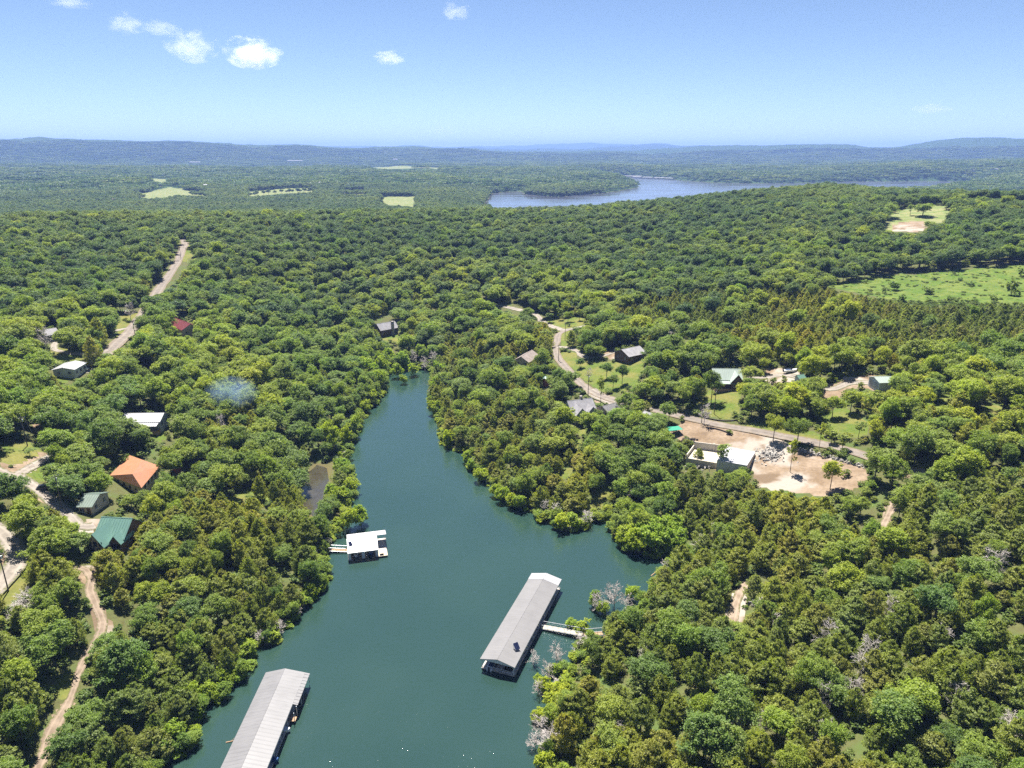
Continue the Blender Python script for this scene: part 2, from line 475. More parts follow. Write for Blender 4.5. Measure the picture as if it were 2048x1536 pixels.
# the near ridge, seen against the far valley: tree tops about 13 m above it
for px, py, r in [(-400, 418, 780), (-150, 418, 780), (100, 419, 780), (350, 420, 790), (600, 420, 800), (850, 417, 800), (1000, 414, 800), (1150, 411, 820), (1300, 400, 860), (1420, 384, 920), (1530, 372, 980), (1650, 360, 1150), (1720, 369, 1080), (1765, 378, 900),
                  (1800, 382, 850), (1920, 381, 820), (2048, 379, 820), (2250, 378, 830), (2500, 378, 830)]:
    cr(px, r, CAM_Z + r * math.tan(elv(px, py)) - 15)
for px in range(-400, 1400, 160):
    cr(px, 1180, 20); cr(px, 1600, 12)
for px, r in [(1500, 1400), (1650, 1700), (1800, 1300), (1950, 1300), (2100, 1300), (2300, 1300)]:
    cr(px, r, 22)
# valley floor, farmland and the hills behind it
for px in range(-400, 2700, 200):
    cr(px, 2100, 14); cr(px, 3000, 22); cr(px, 4200, 34 if px < 1800 else 62)
for px, py in [(-400, 330), (-100, 332), (100, 332), (300, 336), (500, 338), (700, 336), (900, 330), (1100, 328), (1300, 330), (1500, 332), (1700, 326), (1850, 320), (2048, 317), (2300, 318), (2600, 320)]:
    cr(px, 5200, CAM_Z + 5200 * math.tan(elv(px, py)) - 10)
for px, py in [(-400, 283), (-150, 281), (0, 281), (110, 278), (170, 283), (215, 279), (330, 284), (420, 289), (520, 291), (600, 293), (640, 298), (720, 297), (800, 295), (835, 293), (870, 299), (950, 304), (1050, 306), (1150, 309), (1280, 309)]:
    cr(px, 8000, CAM_Z + 8000 * math.tan(elv(px, py - 3)))
for px, py in [(1340, 303), (1400, 295), (1500, 295), (1600, 294), (1690, 293), (1720, 300), (1760, 303), (1800, 296), (1850, 287), (1900, 281), (1960, 279), (2048, 281), (2200, 283), (2500, 284)]:
    cr(px, 8600, CAM_Z + 8600 * math.tan(elv(px, py - 3)))
for px in range(-400, 2700, 150):
    cr(px, 6500, 48); cr(px, 10200, 105); cr(px, 19500, 130)
for k, px in enumerate(range(-400, 2700, 60)):
    py = 298 - (3 if 1150 < px < 1400 else 0) - (6 if 1700 < px < 1850 else 0) + 3.6 * math.sin(k * 1.3) + 2.8 * math.sin(k * .6)
    if 820 < px < 1500:
        cr(px, 12000, CAM_Z + 12000 * math.tan(elv(px, 301 + 2.2 * math.sin(k * 1.9) + 1.5 * math.sin(k * .8))))
    if px < 860:
        py = 303
    cr(px, 15000, CAM_Z + 15000 * math.tan(elv(px, py)))
    cr(px, 24000, CAM_Z + 24000 * math.tan(elv(px, 295 + 2.5 * math.sin(k * .9) - (3 if 1150 < px < 1620 else 0))))
ctrl = np.array(ctrl)
_n = len(ctrl)
_D = np.hypot(ctrl[:, None, 0] - ctrl[None, :, 0], ctrl[:, None, 1] - ctrl[None, :, 1])
_A = np.zeros((_n + 1, _n + 1))
_A[:_n, :_n] = _D + np.eye(_n) * 1e-4
_A[:_n, _n] = _A[_n, :_n] = 1
_w = np.linalg.solve(_A, np.append(ctrl[:, 2], 0))
TH0, TH1, DTH, LR0, LR1, DLR = R(-66), R(66), R(.33), math.log(40), math.log(27000), .0072
ths = np.arange(TH0, TH1 + 1e-9, DTH)
lrs = np.arange(LR0, LR1 + 1e-9, DLR)
TT, LL = np.meshgrid(ths, lrs)
GH = np.full(TT.shape, _w[_n])
for i in range(_n):
    GH += _w[i] * np.hypot(TT - ctrl[i, 0], LL - ctrl[i, 1])
GR = np.exp(LL)
GX, GY = GR * np.sin(TT), GR * np.cos(TT)
GH += np.where(GR < 900, 1.3 * fbm(GX / 45, GY / 45, 3), 0) + np.clip((GR - 900) / 1500, 0, 1) * .0016 * GR * fbm(TT * 22, LL * 20, 9, 4) + np.clip((GR - 6000) / 1500, 0, 1) * .0035 * GR * fbm(TT * 15 + 7, LL * 9, 29, 4) + np.clip((GR - 1500) / 1000, 0, 1) * np.clip((6500 - GR) / 1500, 0, 1) * .0045 * GR * fbm(TT * 8 + 3, LL * 9, 19, 3)
GH = np.maximum(GH, np.where(GR < 1000, 3.0, 6.0))
GH += np.where(GR > 6900, RNG.uniform(-4, 5, GR.shape), 0)
def bank(poly, mask, L):
    global GH
    d = np.zeros(GX.shape)
    ins = np.zeros(GX.shape, bool)
    d[mask] = segdist(poly, GX[mask], GY[mask])
    ins[mask] = inside(poly, GX[mask], GY[mask])
    land = GH * (1 - np.exp(-d / L)) + .05
    bed = -np.minimum(4.5, .05 + d * .16)
    GH = np.where(mask, np.where(ins, bed, land), GH)
bank(COVE, (GR < 900), 34.0)
bank(POND, (GR < 330) & (segdist(POND, GX, GY) < 9), 12.0)
bank(LAKE, (GR > 1250) & (GR < 6000), 60.0)
def hz(x, y):
    """ground height"""
    x, y = np.asarray(x, float), np.asarray(y, float)
    a = np.clip((np.arctan2(x, y) - TH0) / DTH, 0, len(ths) - 1.001)
    b = np.clip((np.log(np.maximum(np.hypot(x, y), 41)) - LR0) / DLR, 0, len(lrs) - 1.001)
    ai, bi = a.astype(int), b.astype(int)
    fa, fb = a - ai, b - bi
    return (GH[bi, ai] * (1 - fa) + GH[bi, ai + 1] * fa) * (1 - fb) + (GH[bi + 1, ai] * (1 - fa) + GH[bi + 1, ai + 1] * fa) * fb
_tt = 70 * np.exp(np.arange(0, 5.4, .004))
def gp(px, py, h=0.0):
    """where the line of sight of a photo pixel meets the ground (raised by h)"""
    dx, dy = (px - 1024) / FPX, (768 - py) / FPX
    d = np.array([dx, math.cos(PITCH) + dy * math.sin(PITCH), -math.sin(PITCH) + dy * math.cos(PITCH)])
    x, y, z = d[0] * _tt, d[1] * _tt, CAM_Z + d[2] * _tt
    g = np.maximum(hz(x, y), 0) + h - z
    k = np.argmax(g > 0)
    if k == 0:
        k = len(_tt) - 1
    f = g[k - 1] / (g[k - 1] - g[k]) if g[k] != g[k - 1] else 0
    t = _tt[k - 1] + (_tt[k] - _tt[k - 1]) * f
    return Vector((d[0] * t, d[1] * t, CAM_Z + d[2] * t))

# ------------------------------------------------------------------ open ground, as seen from the drone
LAWN, DIRT, SCRUB, HAY, NONE = 'lawn', 'dirt', 'scrub', 'hay', 'none'
OPEN = [  # (cover, polygon in photo pixels): nothing tall grows on it or hides it
    # left side
    (LAWN, [(238, 632), (284, 622), (290, 640), (262, 662), (250, 690), (222, 704), (212, 698), (236, 668)]),
    (LAWN, [(105, 700), (135, 690), (170, 706), (176, 728), (160, 732), (110, 728)]),
    (NONE, [(100, 682), (128, 678), (130, 690), (112, 706), (98, 700)]),
    (NONE, [(214, 704), (240, 670), (278, 630), (294, 630), (288, 650), (262, 680), (240, 702)]),
    (NONE, [(108, 726), (130, 718), (188, 722), (190, 748), (112, 752)]),
    (LAWN, [(108, 748), (150, 748), (150, 762), (112, 768)]),
    (NONE, [(312, 582), (336, 548), (350, 522), (356, 496), (374, 484), (382, 490), (376, 530), (352, 556), (332, 582)]),
    (LAWN, [(360, 488), (380, 486), (384, 500), (378, 530), (366, 520)]),
    (NONE, [(342, 634), (382, 634), (384, 668), (352, 662)]),
    (NONE, [(84, 650), (112, 652), (112, 684), (88, 680)]),
    (NONE, [(246, 824), (326, 822), (328, 868), (300, 868), (298, 844), (250, 846)]),
    (LAWN, [(304, 866), (330, 862), (332, 882), (306, 886)]),
    (DIRT, [(66, 846), (90, 840), (94, 862), (72, 872)]),
    (LAWN, [(0, 890), (60, 884), (92, 892), (88, 908), (40, 930), (0, 926)]),
    (DIRT, [(0, 926), (40, 930), (92, 902), (104, 916), (70, 938), (30, 956), (0, 952)]),
    (LAWN, [(56, 942), (92, 928), (90, 962), (62, 972)]),
    (DIRT, [(56, 978), (86, 966), (106, 978), (118, 1008), (108, 1016), (78, 1000)]),
    (NONE, [(216, 950), (260, 916), (290, 914), (322, 930), (296, 980), (258, 974), (226, 962)]),
    (NONE, [(340, 920), (362, 920), (362, 944), (342, 944)]),
    (LAWN, [(318, 914), (350, 906), (364, 920), (340, 924)]),
    (LAWN, [(222, 922), (250, 914), (242, 930), (226, 940)]),
    (NONE, [(160, 1008), (172, 986), (202, 986), (204, 1030), (178, 1030)]),
    (DIRT, [(152, 1056), (182, 1036), (206, 1040), (192, 1056), (176, 1072), (160, 1074)]),
    (NONE, [(172, 1068), (208, 1026), (252, 1026), (270, 1046), (270, 1078), (238, 1090), (186, 1102)]),
    (DIRT, [(0, 1056), (14, 1066), (44, 1104), (46, 1126), (0, 1180)]),
    (LAWN, [(0, 1092), (20, 1096), (18, 1132), (0, 1150)]),
    (LAWN, [(46, 1106), (62, 1102), (58, 1170), (20, 1210), (0, 1236), (0, 1184), (40, 1136)]),
    (DIRT, [(144, 1130), (190, 1132), (206, 1160), (186, 1172), (196, 1200), (222, 1244), (232, 1274), (190, 1262), (184, 1216), (166, 1172)]),
    (LAWN, [(90, 1388), (126, 1352), (150, 1346), (150, 1390), (120, 1396)]),
    (DIRT, [(128, 1402), (150, 1402), (142, 1424), (112, 1450), (100, 1488), (88, 1536), (66, 1536), (82, 1494), (104, 1436)]),
    (LAWN, [(455, 1000), (490, 976), (552, 982), (548, 1004), (500, 1000), (468, 1008)]),
    (LAWN, [(766, 668), (800, 664), (796, 684), (768, 684)]),
    (NONE, [(748, 634), (794, 630), (796, 672), (766, 676), (748, 656)]),
    # water and what floats on it
    (NONE, [(300, 1545), (360, 1520), (395, 1470), (500, 1375), (500, 1318), (560, 1290), (600, 1245), (650, 1185), (655, 1112), (690, 1066), (728, 1052), (722, 985), (704, 960), (694, 912), (716, 880),
            (730, 842), (764, 812), (778, 766), (792, 782), (850, 780), (852, 832), (880, 852), (886, 892), (930, 912), (946, 944), (1010, 1008), (1090, 1056), (1150, 1066), (1206, 1046), (1236, 1098), (1300, 1120),
            (1340, 1120), (1300, 1142), (1262, 1150), (1180, 1190), (1150, 1240), (1140, 1270), (1100, 1300), (1080, 1350), (1066, 1400), (1062, 1545)]),
    (NONE, [(612, 965), (640, 935), (652, 965), (640, 1010), (622, 1036)]),
    # right side
    (NONE, [(984, 606), (1040, 612), (1046, 624), (1000, 620)]), (NONE, [(1062, 626), (1086, 628), (1084, 642), (1064, 640)]),
    (LAWN, [(1088, 640), (1174, 632), (1170, 648), (1124, 662), (1100, 656)]),
    (LAWN, [(1116, 666), (1146, 660), (1148, 676), (1160, 700), (1140, 702), (1120, 694)]),
    (NONE, [(1100, 690), (1118, 654), (1160, 650), (1148, 664), (1124, 672), (1120, 692), (1172, 712), (1160, 722), (1122, 702)]),
    (NONE, [(1098, 700), (1122, 696), (1130, 730), (1178, 776), (1232, 796), (1226, 810), (1180, 806), (1152, 782), (1142, 752), (1110, 728)]),
    (LAWN, [(1118, 704), (1150, 706), (1160, 722), (1192, 722), (1230, 724), (1280, 718), (1290, 726), (1276, 770), (1238, 786), (1200, 784), (1172, 764), (1150, 740), (1126, 722)]),
    (DIRT, [(1206, 706), (1232, 694), (1240, 716), (1222, 722)]),
    (NONE, [(1238, 690), (1286, 690), (1288, 722), (1262, 722), (1238, 706)]),
    (NONE, [(1042, 716), (1062, 700), (1072, 708), (1050, 728)]),
    (NONE, [(1084, 762), (1100, 762), (1098, 786), (1086, 784)]),
    (NONE, [(1128, 808), (1142, 792), (1180, 794), (1232, 804), (1232, 824), (1200, 814), (1168, 830), (1150, 822)]),
    (DIRT, [(1174, 788), (1228, 796), (1226, 806), (1190, 804)]),
    (LAWN, [(1150, 862), (1172, 858), (1172, 872), (1156, 872)]),
    (LAWN, [(1152, 878), (1166, 874), (1162, 900), (1148, 900)]),
    (LAWN, [(1216, 940), (1240, 928), (1236, 950), (1220, 952)]),
    (LAWN, [(1184, 1010), (1206, 968), (1226, 964), (1214, 1000), (1200, 1024), (1184, 1022)]),
    (LAWN, [(1120, 946), (1144, 930), (1150, 946), (1130, 962)]),
    (LAWN, [(1398, 800), (1414, 780), (1480, 784), (1482, 826), (1452, 840), (1400, 828)]),
    (NONE, [(1424, 732), (1490, 732), (1492, 764), (1466, 786), (1452, 770), (1428, 752)]),
    (DIRT, [(1530, 738), (1560, 734), (1600, 744), (1600, 756), (1570, 764), (1540, 772), (1528, 760)]),
    (NONE, [(1594, 744), (1608, 744), (1608, 762), (1594, 762)]),
    (DIRT, [(1690, 756), (1742, 748), (1784, 774), (1776, 784), (1720, 776), (1692, 780)]),
    (NONE, [(1742, 750), (1786, 750), (1786, 776), (1744, 772)]),
    (DIRT, [(1640, 778), (1690, 758), (1692, 786), (1670, 800), (1648, 796)]),
    (LAWN, [(1876, 780), (1906, 790), (1892, 812), (1872, 800)]), (LAWN, [(1966, 806), (2010, 812), (1996, 830), (1962, 824)]),
    (LAWN, [(1640, 826), (1690, 812), (1740, 848), (1740, 872), (1690, 874), (1640, 846)]),
    (LAWN, [(1490, 842), (1540, 850), (1640, 866), (1660, 884), (1560, 870), (1490, 858)]),
    (NONE, [(1384, 832), (1480, 846), (1580, 868), (1720, 900), (1846, 938), (1832, 956), (1740, 926), (1600, 884), (1500, 864), (1390, 842)]),
    (DIRT, [(1330, 862), (1376, 838), (1440, 846), (1540, 866), (1560, 880), (1610, 898), (1730, 936), (1742, 956), (1700, 984), (1640, 992), (1560, 980), (1512, 974), (1500, 930), (1440, 940), (1390, 932), (1374, 910), (1390, 880), (1350, 878)]),
    (NONE, [(1330, 848), (1366, 846), (1366, 862), (1336, 868)]),
    (DIRT, [(1790, 936), (1838, 932), (1840, 948), (1800, 958)]), (DIRT, [(1858, 908), (1888, 910), (1886, 926), (1864, 924)]),
    (DIRT, [(1762, 1040), (1772, 1006), (1796, 1004), (1782, 1036), (1770, 1060)]),
    (DIRT, [(1450, 1236), (1462, 1190), (1478, 1172), (1492, 1180), (1486, 1244), (1462, 1248)]),
    # fields
    (SCRUB, [(1648, 572), (1760, 550), (1900, 540), (2070, 526), (2110, 560), (2090, 606), (1990, 608), (1920, 606), (1860, 614), (1800, 600), (1720, 588)]),
    (HAY, [(1764, 458), (1772, 440), (1786, 420), (1880, 408), (1900, 420), (1896, 438), (1880, 446), (1856, 446), (1852, 460), (1790, 464)]),
    (DIRT, [(1778, 462), (1798, 444), (1850, 442), (1856, 456), (1840, 464)]),
    (HAY, [(1930, 388), (2080, 384), (2080, 402), (2010, 396), (1934, 394)]),
    (HAY, [(260, 392), (340, 374), (372, 380), (414, 386), (410, 392), (352, 390), (300, 398)]), (HAY, [(288, 357), (336, 358), (336, 368), (322, 366)]),
    (HAY, [(490, 384), (560, 378), (628, 376), (630, 384), (560, 388), (500, 393)]), (HAY, [(670, 382), (730, 382), (734, 389), (690, 388)]), (HAY, [(754, 394), (832, 393), (832, 414), (772, 410)]),
    (HAY, [(720, 334), (880, 336), (880, 339), (760, 338)]),
    (NONE, [(980, 414), (986, 388), (1042, 384), (1116, 396), (1279, 375), (1240, 354), (1500, 369), (1440, 374), (1300, 396), (1200, 408), (1100, 413)]), (NONE, [(1752, 364), (1934, 364), (1905, 371), (1775, 372)]),
]
cover = np.zeros(GX.shape + (4,))
cover2 = np.zeros(GX.shape + (4,))
for kind, poly in OPEN:
    if kind == NONE:
        continue
    wp = [gp(*q)[:2] for q in poly]
    m = inside(wp, GX, GY)
    if kind == HAY:
        cover2[..., 1][m] = 1
    else:
        cover[..., {LAWN: 0, DIRT: 1, SCRUB: 2}[kind]][m] = 1
cover[..., 3] = cover2[..., 3] = 1
cover2[..., 0] = np.clip((GR - 700) / 900, 0, 1)

nr, nc = GX.shape
idx = np.arange(nr * nc).reshape(nr, nc)
quads = np.stack([idx[:-1, :-1], idx[:-1, 1:], idx[1:, 1:], idx[1:, :-1]], -1).reshape(-1, 4)[:, ::-1]
gm = np_mesh('ground', np.stack([GX, GY, GH], -1).reshape(-1, 3), quads, ['ground'])
for nm, arr in (('cover', cover), ('cover2', cover2)):
    at = gm.attributes.new(nm, 'FLOAT_COLOR', 'POINT')
    at.data.foreach_set('color', arr.reshape(-1).astype(np.float32))
gm.shade_smooth()
ground = bpy.data.objects.new('ground', gm)
C.objects.link(ground)
tag(ground, 'wooded hills with lawns, bare dirt lots and far hay fields', kind='structure')

wv = [(-700, 20, 0), (700, 20, 0), (1500, 1100, 0), (-1500, 1100, 0)]
wb = MB().poly(wv)
water = wb.build('water', 'water')
tag(water, 'teal water of the cove between the wooded banks', kind='structure')
pond = MB().poly([(q[0], q[1], .025) for q in POND + (POND - POND.mean(0)) * .15]).build('pond', 'pond')
tag(pond, 'small murky brown pond behind the left bank trees', kind='structure')
lake = MB().poly([(-1500, 1100.5, 0), (1500, 1100.5, 0), (6500, 5600, 0), (-3500, 5600, 0)]).build('lake', 'lake')
tag(lake, 'pale silver lake beyond the wooded ridge', kind='structure')

# ------------------------------------------------------------------ roads and tracks draped on the ground
ROAD_LINES = []
def road(name, px, width, mat, label, lift=.12, world_pts=None):
    pts = [gp(*q)[:2] for q in px] if world_pts is None else world_pts
    ln = smooth_line(pts, 2.0)
    ROAD_LINES.append((ln, width))
    tng = np.gradient(ln, axis=0)
    tng /= np.linalg.norm(tng, axis=1)[:, None] + 1e-9
    nrm = np.stack([tng[:, 1], -tng[:, 0]], 1)
    K = 5
    V, UV = [], []
    wob = 1 + (.45 if width < 3.3 else .16) * fbm(np.arange(len(ln)) * .2, np.zeros(len(ln)), len(px) + int(width * 7))
    for k in range(K):
        u = k / (K - 1) - .5
        q = ln + nrm * (u * width * wob)[:, None]
        z = np.maximum(hz(q[:, 0], q[:, 1]), hz(ln[:, 0], ln[:, 1]) - .3) + lift * (1 - abs(u) * .7)
        V.append(np.stack([q[:, 0], q[:, 1], z], 1))
    V = np.stack(V, 1)
    n = len(ln)
    ix = np.arange(n * K).reshape(n, K)
    qd = np.stack([ix[:-1, :-1], ix[:-1, 1:], ix[1:, 1:], ix[1:, :-1]], -1).reshape(-1, 4)
    me = np_mesh(name, V.reshape(-1, 3), qd, [mat])
    uvl = me.uv_layers.new(name='UVMap')
    loops = np.zeros(len(me.loops), np.int32)
    me.loops.foreach_get('vertex_index', loops)
    uv = np.stack([(loops % K) / (K - 1), (loops // K) * .2], 1).astype(np.float32)
    uvl.data.foreach_set('uv', uv.ravel())
    if me.polygons[0].normal.z < 0:
        me.flip_normals()
    o = bpy.data.objects.new(name, me)
    C.objects.link(o)
    return tag(o, label, kind='structure')
road('road', [(206, 714), (224, 698), (248, 676), (268, 652), (284, 630), (300, 604), (320, 576), (340, 548), (356, 522), (364, 500), (370, 488), (366, 478)], 6.2, 'asphalt', 'grey paved road climbing through the left woods past the lawns')
road('driveway', [(272, 656), (256, 656), (238, 660), (226, 662)], 3.2, 'gravel', 'upper pale driveway crossing the roadside lawn')
road('driveway', [(262, 664), (248, 668), (236, 670)], 2.6, 'gravel', 'lower pale driveway crossing the roadside lawn')
road('driveway', [(226, 698), (200, 704), (160, 708), (128, 704), (108, 698), (112, 684), (124, 680)], 3.2, 'gravel', 'curving pale drive leading to the grey house among oaks')
road('driveway', [(190, 742), (168, 742), (158, 742)], 5.0, 'gravel', 'short parking strip beside the white metal shed')
road('driveway', [(-40, 925), (0, 942), (28, 950), (60, 936), (98, 914), (120, 905)], 3.6, 'gravel', 'pale gravel drive at the left edge beside the patchy lawn')
road('driveway', [(28, 950), (60, 968), (84, 984), (102, 1000), (130, 1022), (160, 1052), (190, 1052)], 4.5, 'gravel', 'gravel drive running down to the green roofed house')
road('road', [(-60, 1230), (-20, 1190), (10, 1158), (32, 1128), (32, 1104), (18, 1080), (0, 1062), (-30, 1040)], 5.0, 'gravel', 'pale gravel road bending at the left edge')
road('path', [(150, 1134), (172, 1140), (184, 1160), (180, 1180), (192, 1212), (206, 1244), (196, 1278), (176, 1310), (156, 1350), (142, 1396), (124, 1430), (104, 1466), (90, 1504), (72, 1545)], 2.2, 'dirt_track', 'dirt trail winding down the lower left hillside')
road('road', [(960, 606), (990, 610), (1030, 618), (1072, 630), (1086, 644), (1110, 655), (1128, 660), (1150, 656), (1180, 650)], 4.8, 'gravel', 'pale road coming out of the trees above the cove')
road('road', [(1134, 660), (1118, 668), (1113, 684), (1110, 698), (1116, 716), (1134, 738), (1154, 760), (1176, 778), (1204, 792), (1240, 804), (1300, 818), (1384, 838), (1440, 850), (1520, 864), (1600, 880), (1660, 892), (1720, 908), (1770, 926), (1812, 942), (1850, 944)], 4.6, 'asphalt', 'lane passing the grey houses and the concrete foundation')
road('driveway', [(1116, 694), (1136, 696), (1154, 702), (1164, 712), (1182, 716), (1206, 712), (1230, 704), (1242, 700)], 3.2, 'gravel', 'pale driveway to the house with the dark wall')
road('driveway', [(1180, 780), (1196, 792), (1216, 800), (1228, 808)], 7.0, 'gravel', 'gravel forecourt behind the big grey house')
road('driveway', [(1496, 752), (1530, 754), (1570, 750), (1610, 758), (1660, 778), (1700, 766), (1744, 766)], 4.5, 'gravel', 'gravel yard between the lodge and the metal garage')
road('path', [(1500, 1160), (1484, 1178), (1472, 1206), (1466, 1232), (1456, 1260)], 3.2, 'dirt_track', 'short dirt track on the right hillside')
road('path', [(1790, 996), (1786, 1012), (1774, 1036), (1762, 1060)], 3.0, 'dirt_track', 'narrow dirt track below the bare lot')
# ------------------------------------------------------------------ trees
def unit(v):
    return v / (np.linalg.norm(v, axis=-1, keepdims=True) + 1e-9)
def leaf_quads(cen, nrm, size, rng, aspect=1.0, axis=None):
    """one four-cornered leaf clump for each centre, facing nrm"""
    n = len(cen)
    a = unit(np.cross(nrm, rng.normal(size=(n, 3)))) if axis is None else unit(axis - nrm * (axis * nrm).sum(1, keepdims=True))
    b = np.cross(nrm, a)
    s = np.asarray(size).reshape(-1, 1)
    j = lambda: rng.uniform(.7, 1.25, (n, 1))
    bend = nrm * s * .25
    v = np.stack([cen + a * s * aspect * j() - bend, cen + b * s * j(), cen - a * s * aspect * j() - bend, cen - b * s * j()], 1).reshape(-1, 3)
    return v, np.arange(4 * n).reshape(n, 4)
def fib(n, rng, zmin=-1.0):
    z = rng.uniform(zmin, 1, n)
    a = rng.uniform(0, 2 * math.pi, n)
    r = np.sqrt(1 - z * z)
    return np.stack([r * np.cos(a), r * np.sin(a), z], 1)
def crown_lobed(seed, rad, cz, lobes, subs, per, lobe_r, leaf, zmin=-.45, shape=.75, up=1.0):
    """boughs round an uneven crown, each bough a cluster of leafy sprays"""
    rng = np.random.default_rng(seed)
    rad = np.array(rad)
    d = fib(lobes, rng, zmin)
    lump = 1 + .3 * np.sin(d[:, 0] * 3 + seed) * np.cos(d[:, 1] * 2.3 + seed * 2) + rng.normal(scale=.1, size=lobes)
    cen = d * rad * (shape * rng.uniform(.5, 1.1, lobes) * lump)[:, None] + (0, 0, cz)
    lr = lobe_r * rng.uniform(.6, 1.4, lobes)
    V, Q, k = [], [], 0
    for c, r in zip(cen, lr):
        ns = max(4, int(subs * (r / lobe_r) ** 1.6))
        sd = fib(ns, rng, -.6)
        for s in sd:
            sc = c + s * r * rng.uniform(.6, 1.15) * np.array((1, 1, .7))
            sr = r * rng.uniform(.26, .46)
            q = fib(per, rng, -.7)
            pos = sc + q * (sr * rng.uniform(.4, 1.15, per))[:, None] * (1.1, 1.1, .75)
            nr = unit(q * .7 + rng.normal(scale=.5, size=(per, 3)) + (0, 0, up))
            v, f = leaf_quads(pos, nr, leaf * rng.uniform(.6, 1.35, per), rng)
            V.append(v); Q.append(f + k); k += len(v)
    return np.vstack(V), np.vstack(Q), cen
def crown_cedar(seed, rad, h, n, z0=.4):
    """upswept feathery plumes round a leader"""
    rng = np.random.default_rng(seed)
    nt = 120
    t = rng.uniform(0, 1, nt) ** .8
    az = rng.uniform(0, 2 * math.pi, nt)
    prof = np.clip(np.sin(np.clip(t * .78 + .22, 0, 1) * math.pi) ** .6, .05, 1) * (1 - .22 * t)
    side = 1 + .18 * np.cos(az - seed)
    rt = rad * prof * side * rng.uniform(.62, 1.2, nt)
    k = rng.integers(0, nt, n)
    back = rng.uniform(0, 1, n) ** 1.5
    rr = rt[k] * (1.05 - .55 * back) + rng.normal(scale=.12, size=n)
    a = az[k] + rng.normal(scale=.13, size=n)
    z = z0 + t[k] * (h - z0) + (.5 - back) * .9 + rng.normal(scale=.18, size=n)
    pos = np.stack([rr * np.cos(a), rr * np.sin(a), np.maximum(z, .15)], 1)
    axis = unit(np.stack([np.cos(a) * .6, np.sin(a) * .6, np.full(n, .8)], 1) + rng.normal(scale=.3, size=(n, 3)))
    nr = unit(np.stack([np.cos(a), np.sin(a), np.full(n, 1.1)], 1) + rng.normal(scale=.55, size=(n, 3)))
    return leaf_quads(pos, nr, rng.uniform(.06, .13, n), rng, 2.5, axis)
def tubes(segs, n=5):
    V, Q, k = [], [], 0
    for a, b, r0, r1 in segs:
        a, b = np.array(a, float), np.array(b, float)
        d = unit(b - a)
        u = unit(np.cross(d, (.31, .52, .79)))
        w = np.cross(d, u)
        an = np.arange(n) * 2 * math.pi / n
        ring = np.cos(an)[:, None] * u + np.sin(an)[:, None] * w
        V += [a + ring * r0, b + ring * r1]
        i = np.arange(n)
        Q.append(np.stack([i, (i + 1) % n, (i + 1) % n + n, i + n], 1) + k)
        k += 2 * n
    return np.vstack(V), np.vstack(Q)
def limbs(seed, h, cen, r0):
    rng = np.random.default_rng(seed + 99)
    top = np.array([rng.uniform(-.3, .3), rng.uniform(-.3, .3), h])
    mid = top * .55
    seg = [((0, 0, -1.0), (0, 0, .4), r0 * 1.45, r0), ((0, 0, .4), mid, r0, r0 * .75), (mid, top, r0 * .75, r0 * .35)]
    for c in cen[rng.permutation(len(cen))[:9]]:
        s = mid + (top - mid) * rng.uniform(0, .8)
        k = s + (c - s) * .5 + (0, 0, rng.uniform(-.5, .2))
        seg += [(s, k, r0 * .42, r0 * .26), (k, c, r0 * .26, r0 * .08)]
    return tubes(seg)
def dead_tree(seed, h, rad):
    rng = np.random.default_rng(seed)
    seg = [((0, 0, -1), (0, 0, h * .4), .2, .15), ((0, 0, h * .4), (rng.uniform(-.3, .3), rng.uniform(-.3, .3), h), .15, .03)]
    def grow(p, d, L, r, lv):
        q = p + d * L
        seg.append((p, q, r, r * .55))
        if lv == 0:
            return
        for _ in range(5 if lv == 2 else 6):
            s = p + (q - p) * rng.uniform(.3, 1)
            grow(s, unit(d + rng.normal(scale=.55, size=3) + (0, 0, .15)), L * rng.uniform(.4, .62), max(r * .6, .028), lv - 1)
    for k in range(24):
        z = h * rng.uniform(.22, .95)
        a = rng.uniform(0, 2 * math.pi)
        grow(np.array([0, 0, z]), unit(np.array([math.cos(a), math.sin(a), rng.uniform(.15, .9)])), rad * rng.uniform(.55, 1) * (1.15 - .6 * z / h), .06, 2)
    return tubes(seg, 3)

TEMPL = {}   # kind -> list of (crown mesh or None, trunk mesh, joined mesh)
def templ(kind, crown, trunk, cmat):
    lst = TEMPL.setdefault(kind, [])
    i = len(lst)
    cm = np_mesh('%s_crown_%d' % (kind, i), crown[0], crown[1], [cmat]) if crown else None
    tm = np_mesh('%s_trunk_%d' % (kind, i), trunk[0], trunk[1], ['dead' if kind == 'dead' else 'bark'])
    if crown:
        V = np.vstack([crown[0], trunk[0]])
        Q = np.vstack([crown[1], trunk[1] + len(crown[0])])
        jm = np_mesh('%s_%d' % (kind, i), V, Q, [cmat, 'bark'], np.r_[np.zeros(len(crown[1])), np.ones(len(trunk[1]))])
    else:
        jm = tm
    lst.append((cm, tm, jm))
for k in range(6):                                     # broad oak-hickory crowns, 4.4 m radius, about 11.5 m tall
    V, Q, cen = crown_lobed(20 + k, (4.5 + .3 * (k % 3), 4.3, 3.6 + .4 * (k % 2)), 6.9, 26, 16, 23, 1.6, .17, -.72)
    templ('oak', (V, Q), limbs(k, 7.2, cen, .24), 'oak')
for k in range(4):
    V, Q, cen = crown_lobed(40 + k, (4.2, 4.5, 4.0), 6.8, 24, 16, 23, 1.6, .18, -.75)
    templ('oak_light', (V, Q), limbs(30 + k, 7.0, cen, .22), 'oak_light')
for k in range(7):                                     # redcedars, 2.5 m radius, 8 m tall
    V, Q = crown_cedar(60 + k, 3.2 + .25 * (k % 2), 7.0 + .6 * (k % 3), 7000)
    templ('cedar', (V, Q), tubes([((0, 0, -1), (0, 0, 3), .17, .14), ((0, 0, 3), (0, 0, 7.2), .14, .03)]), 'cedar')
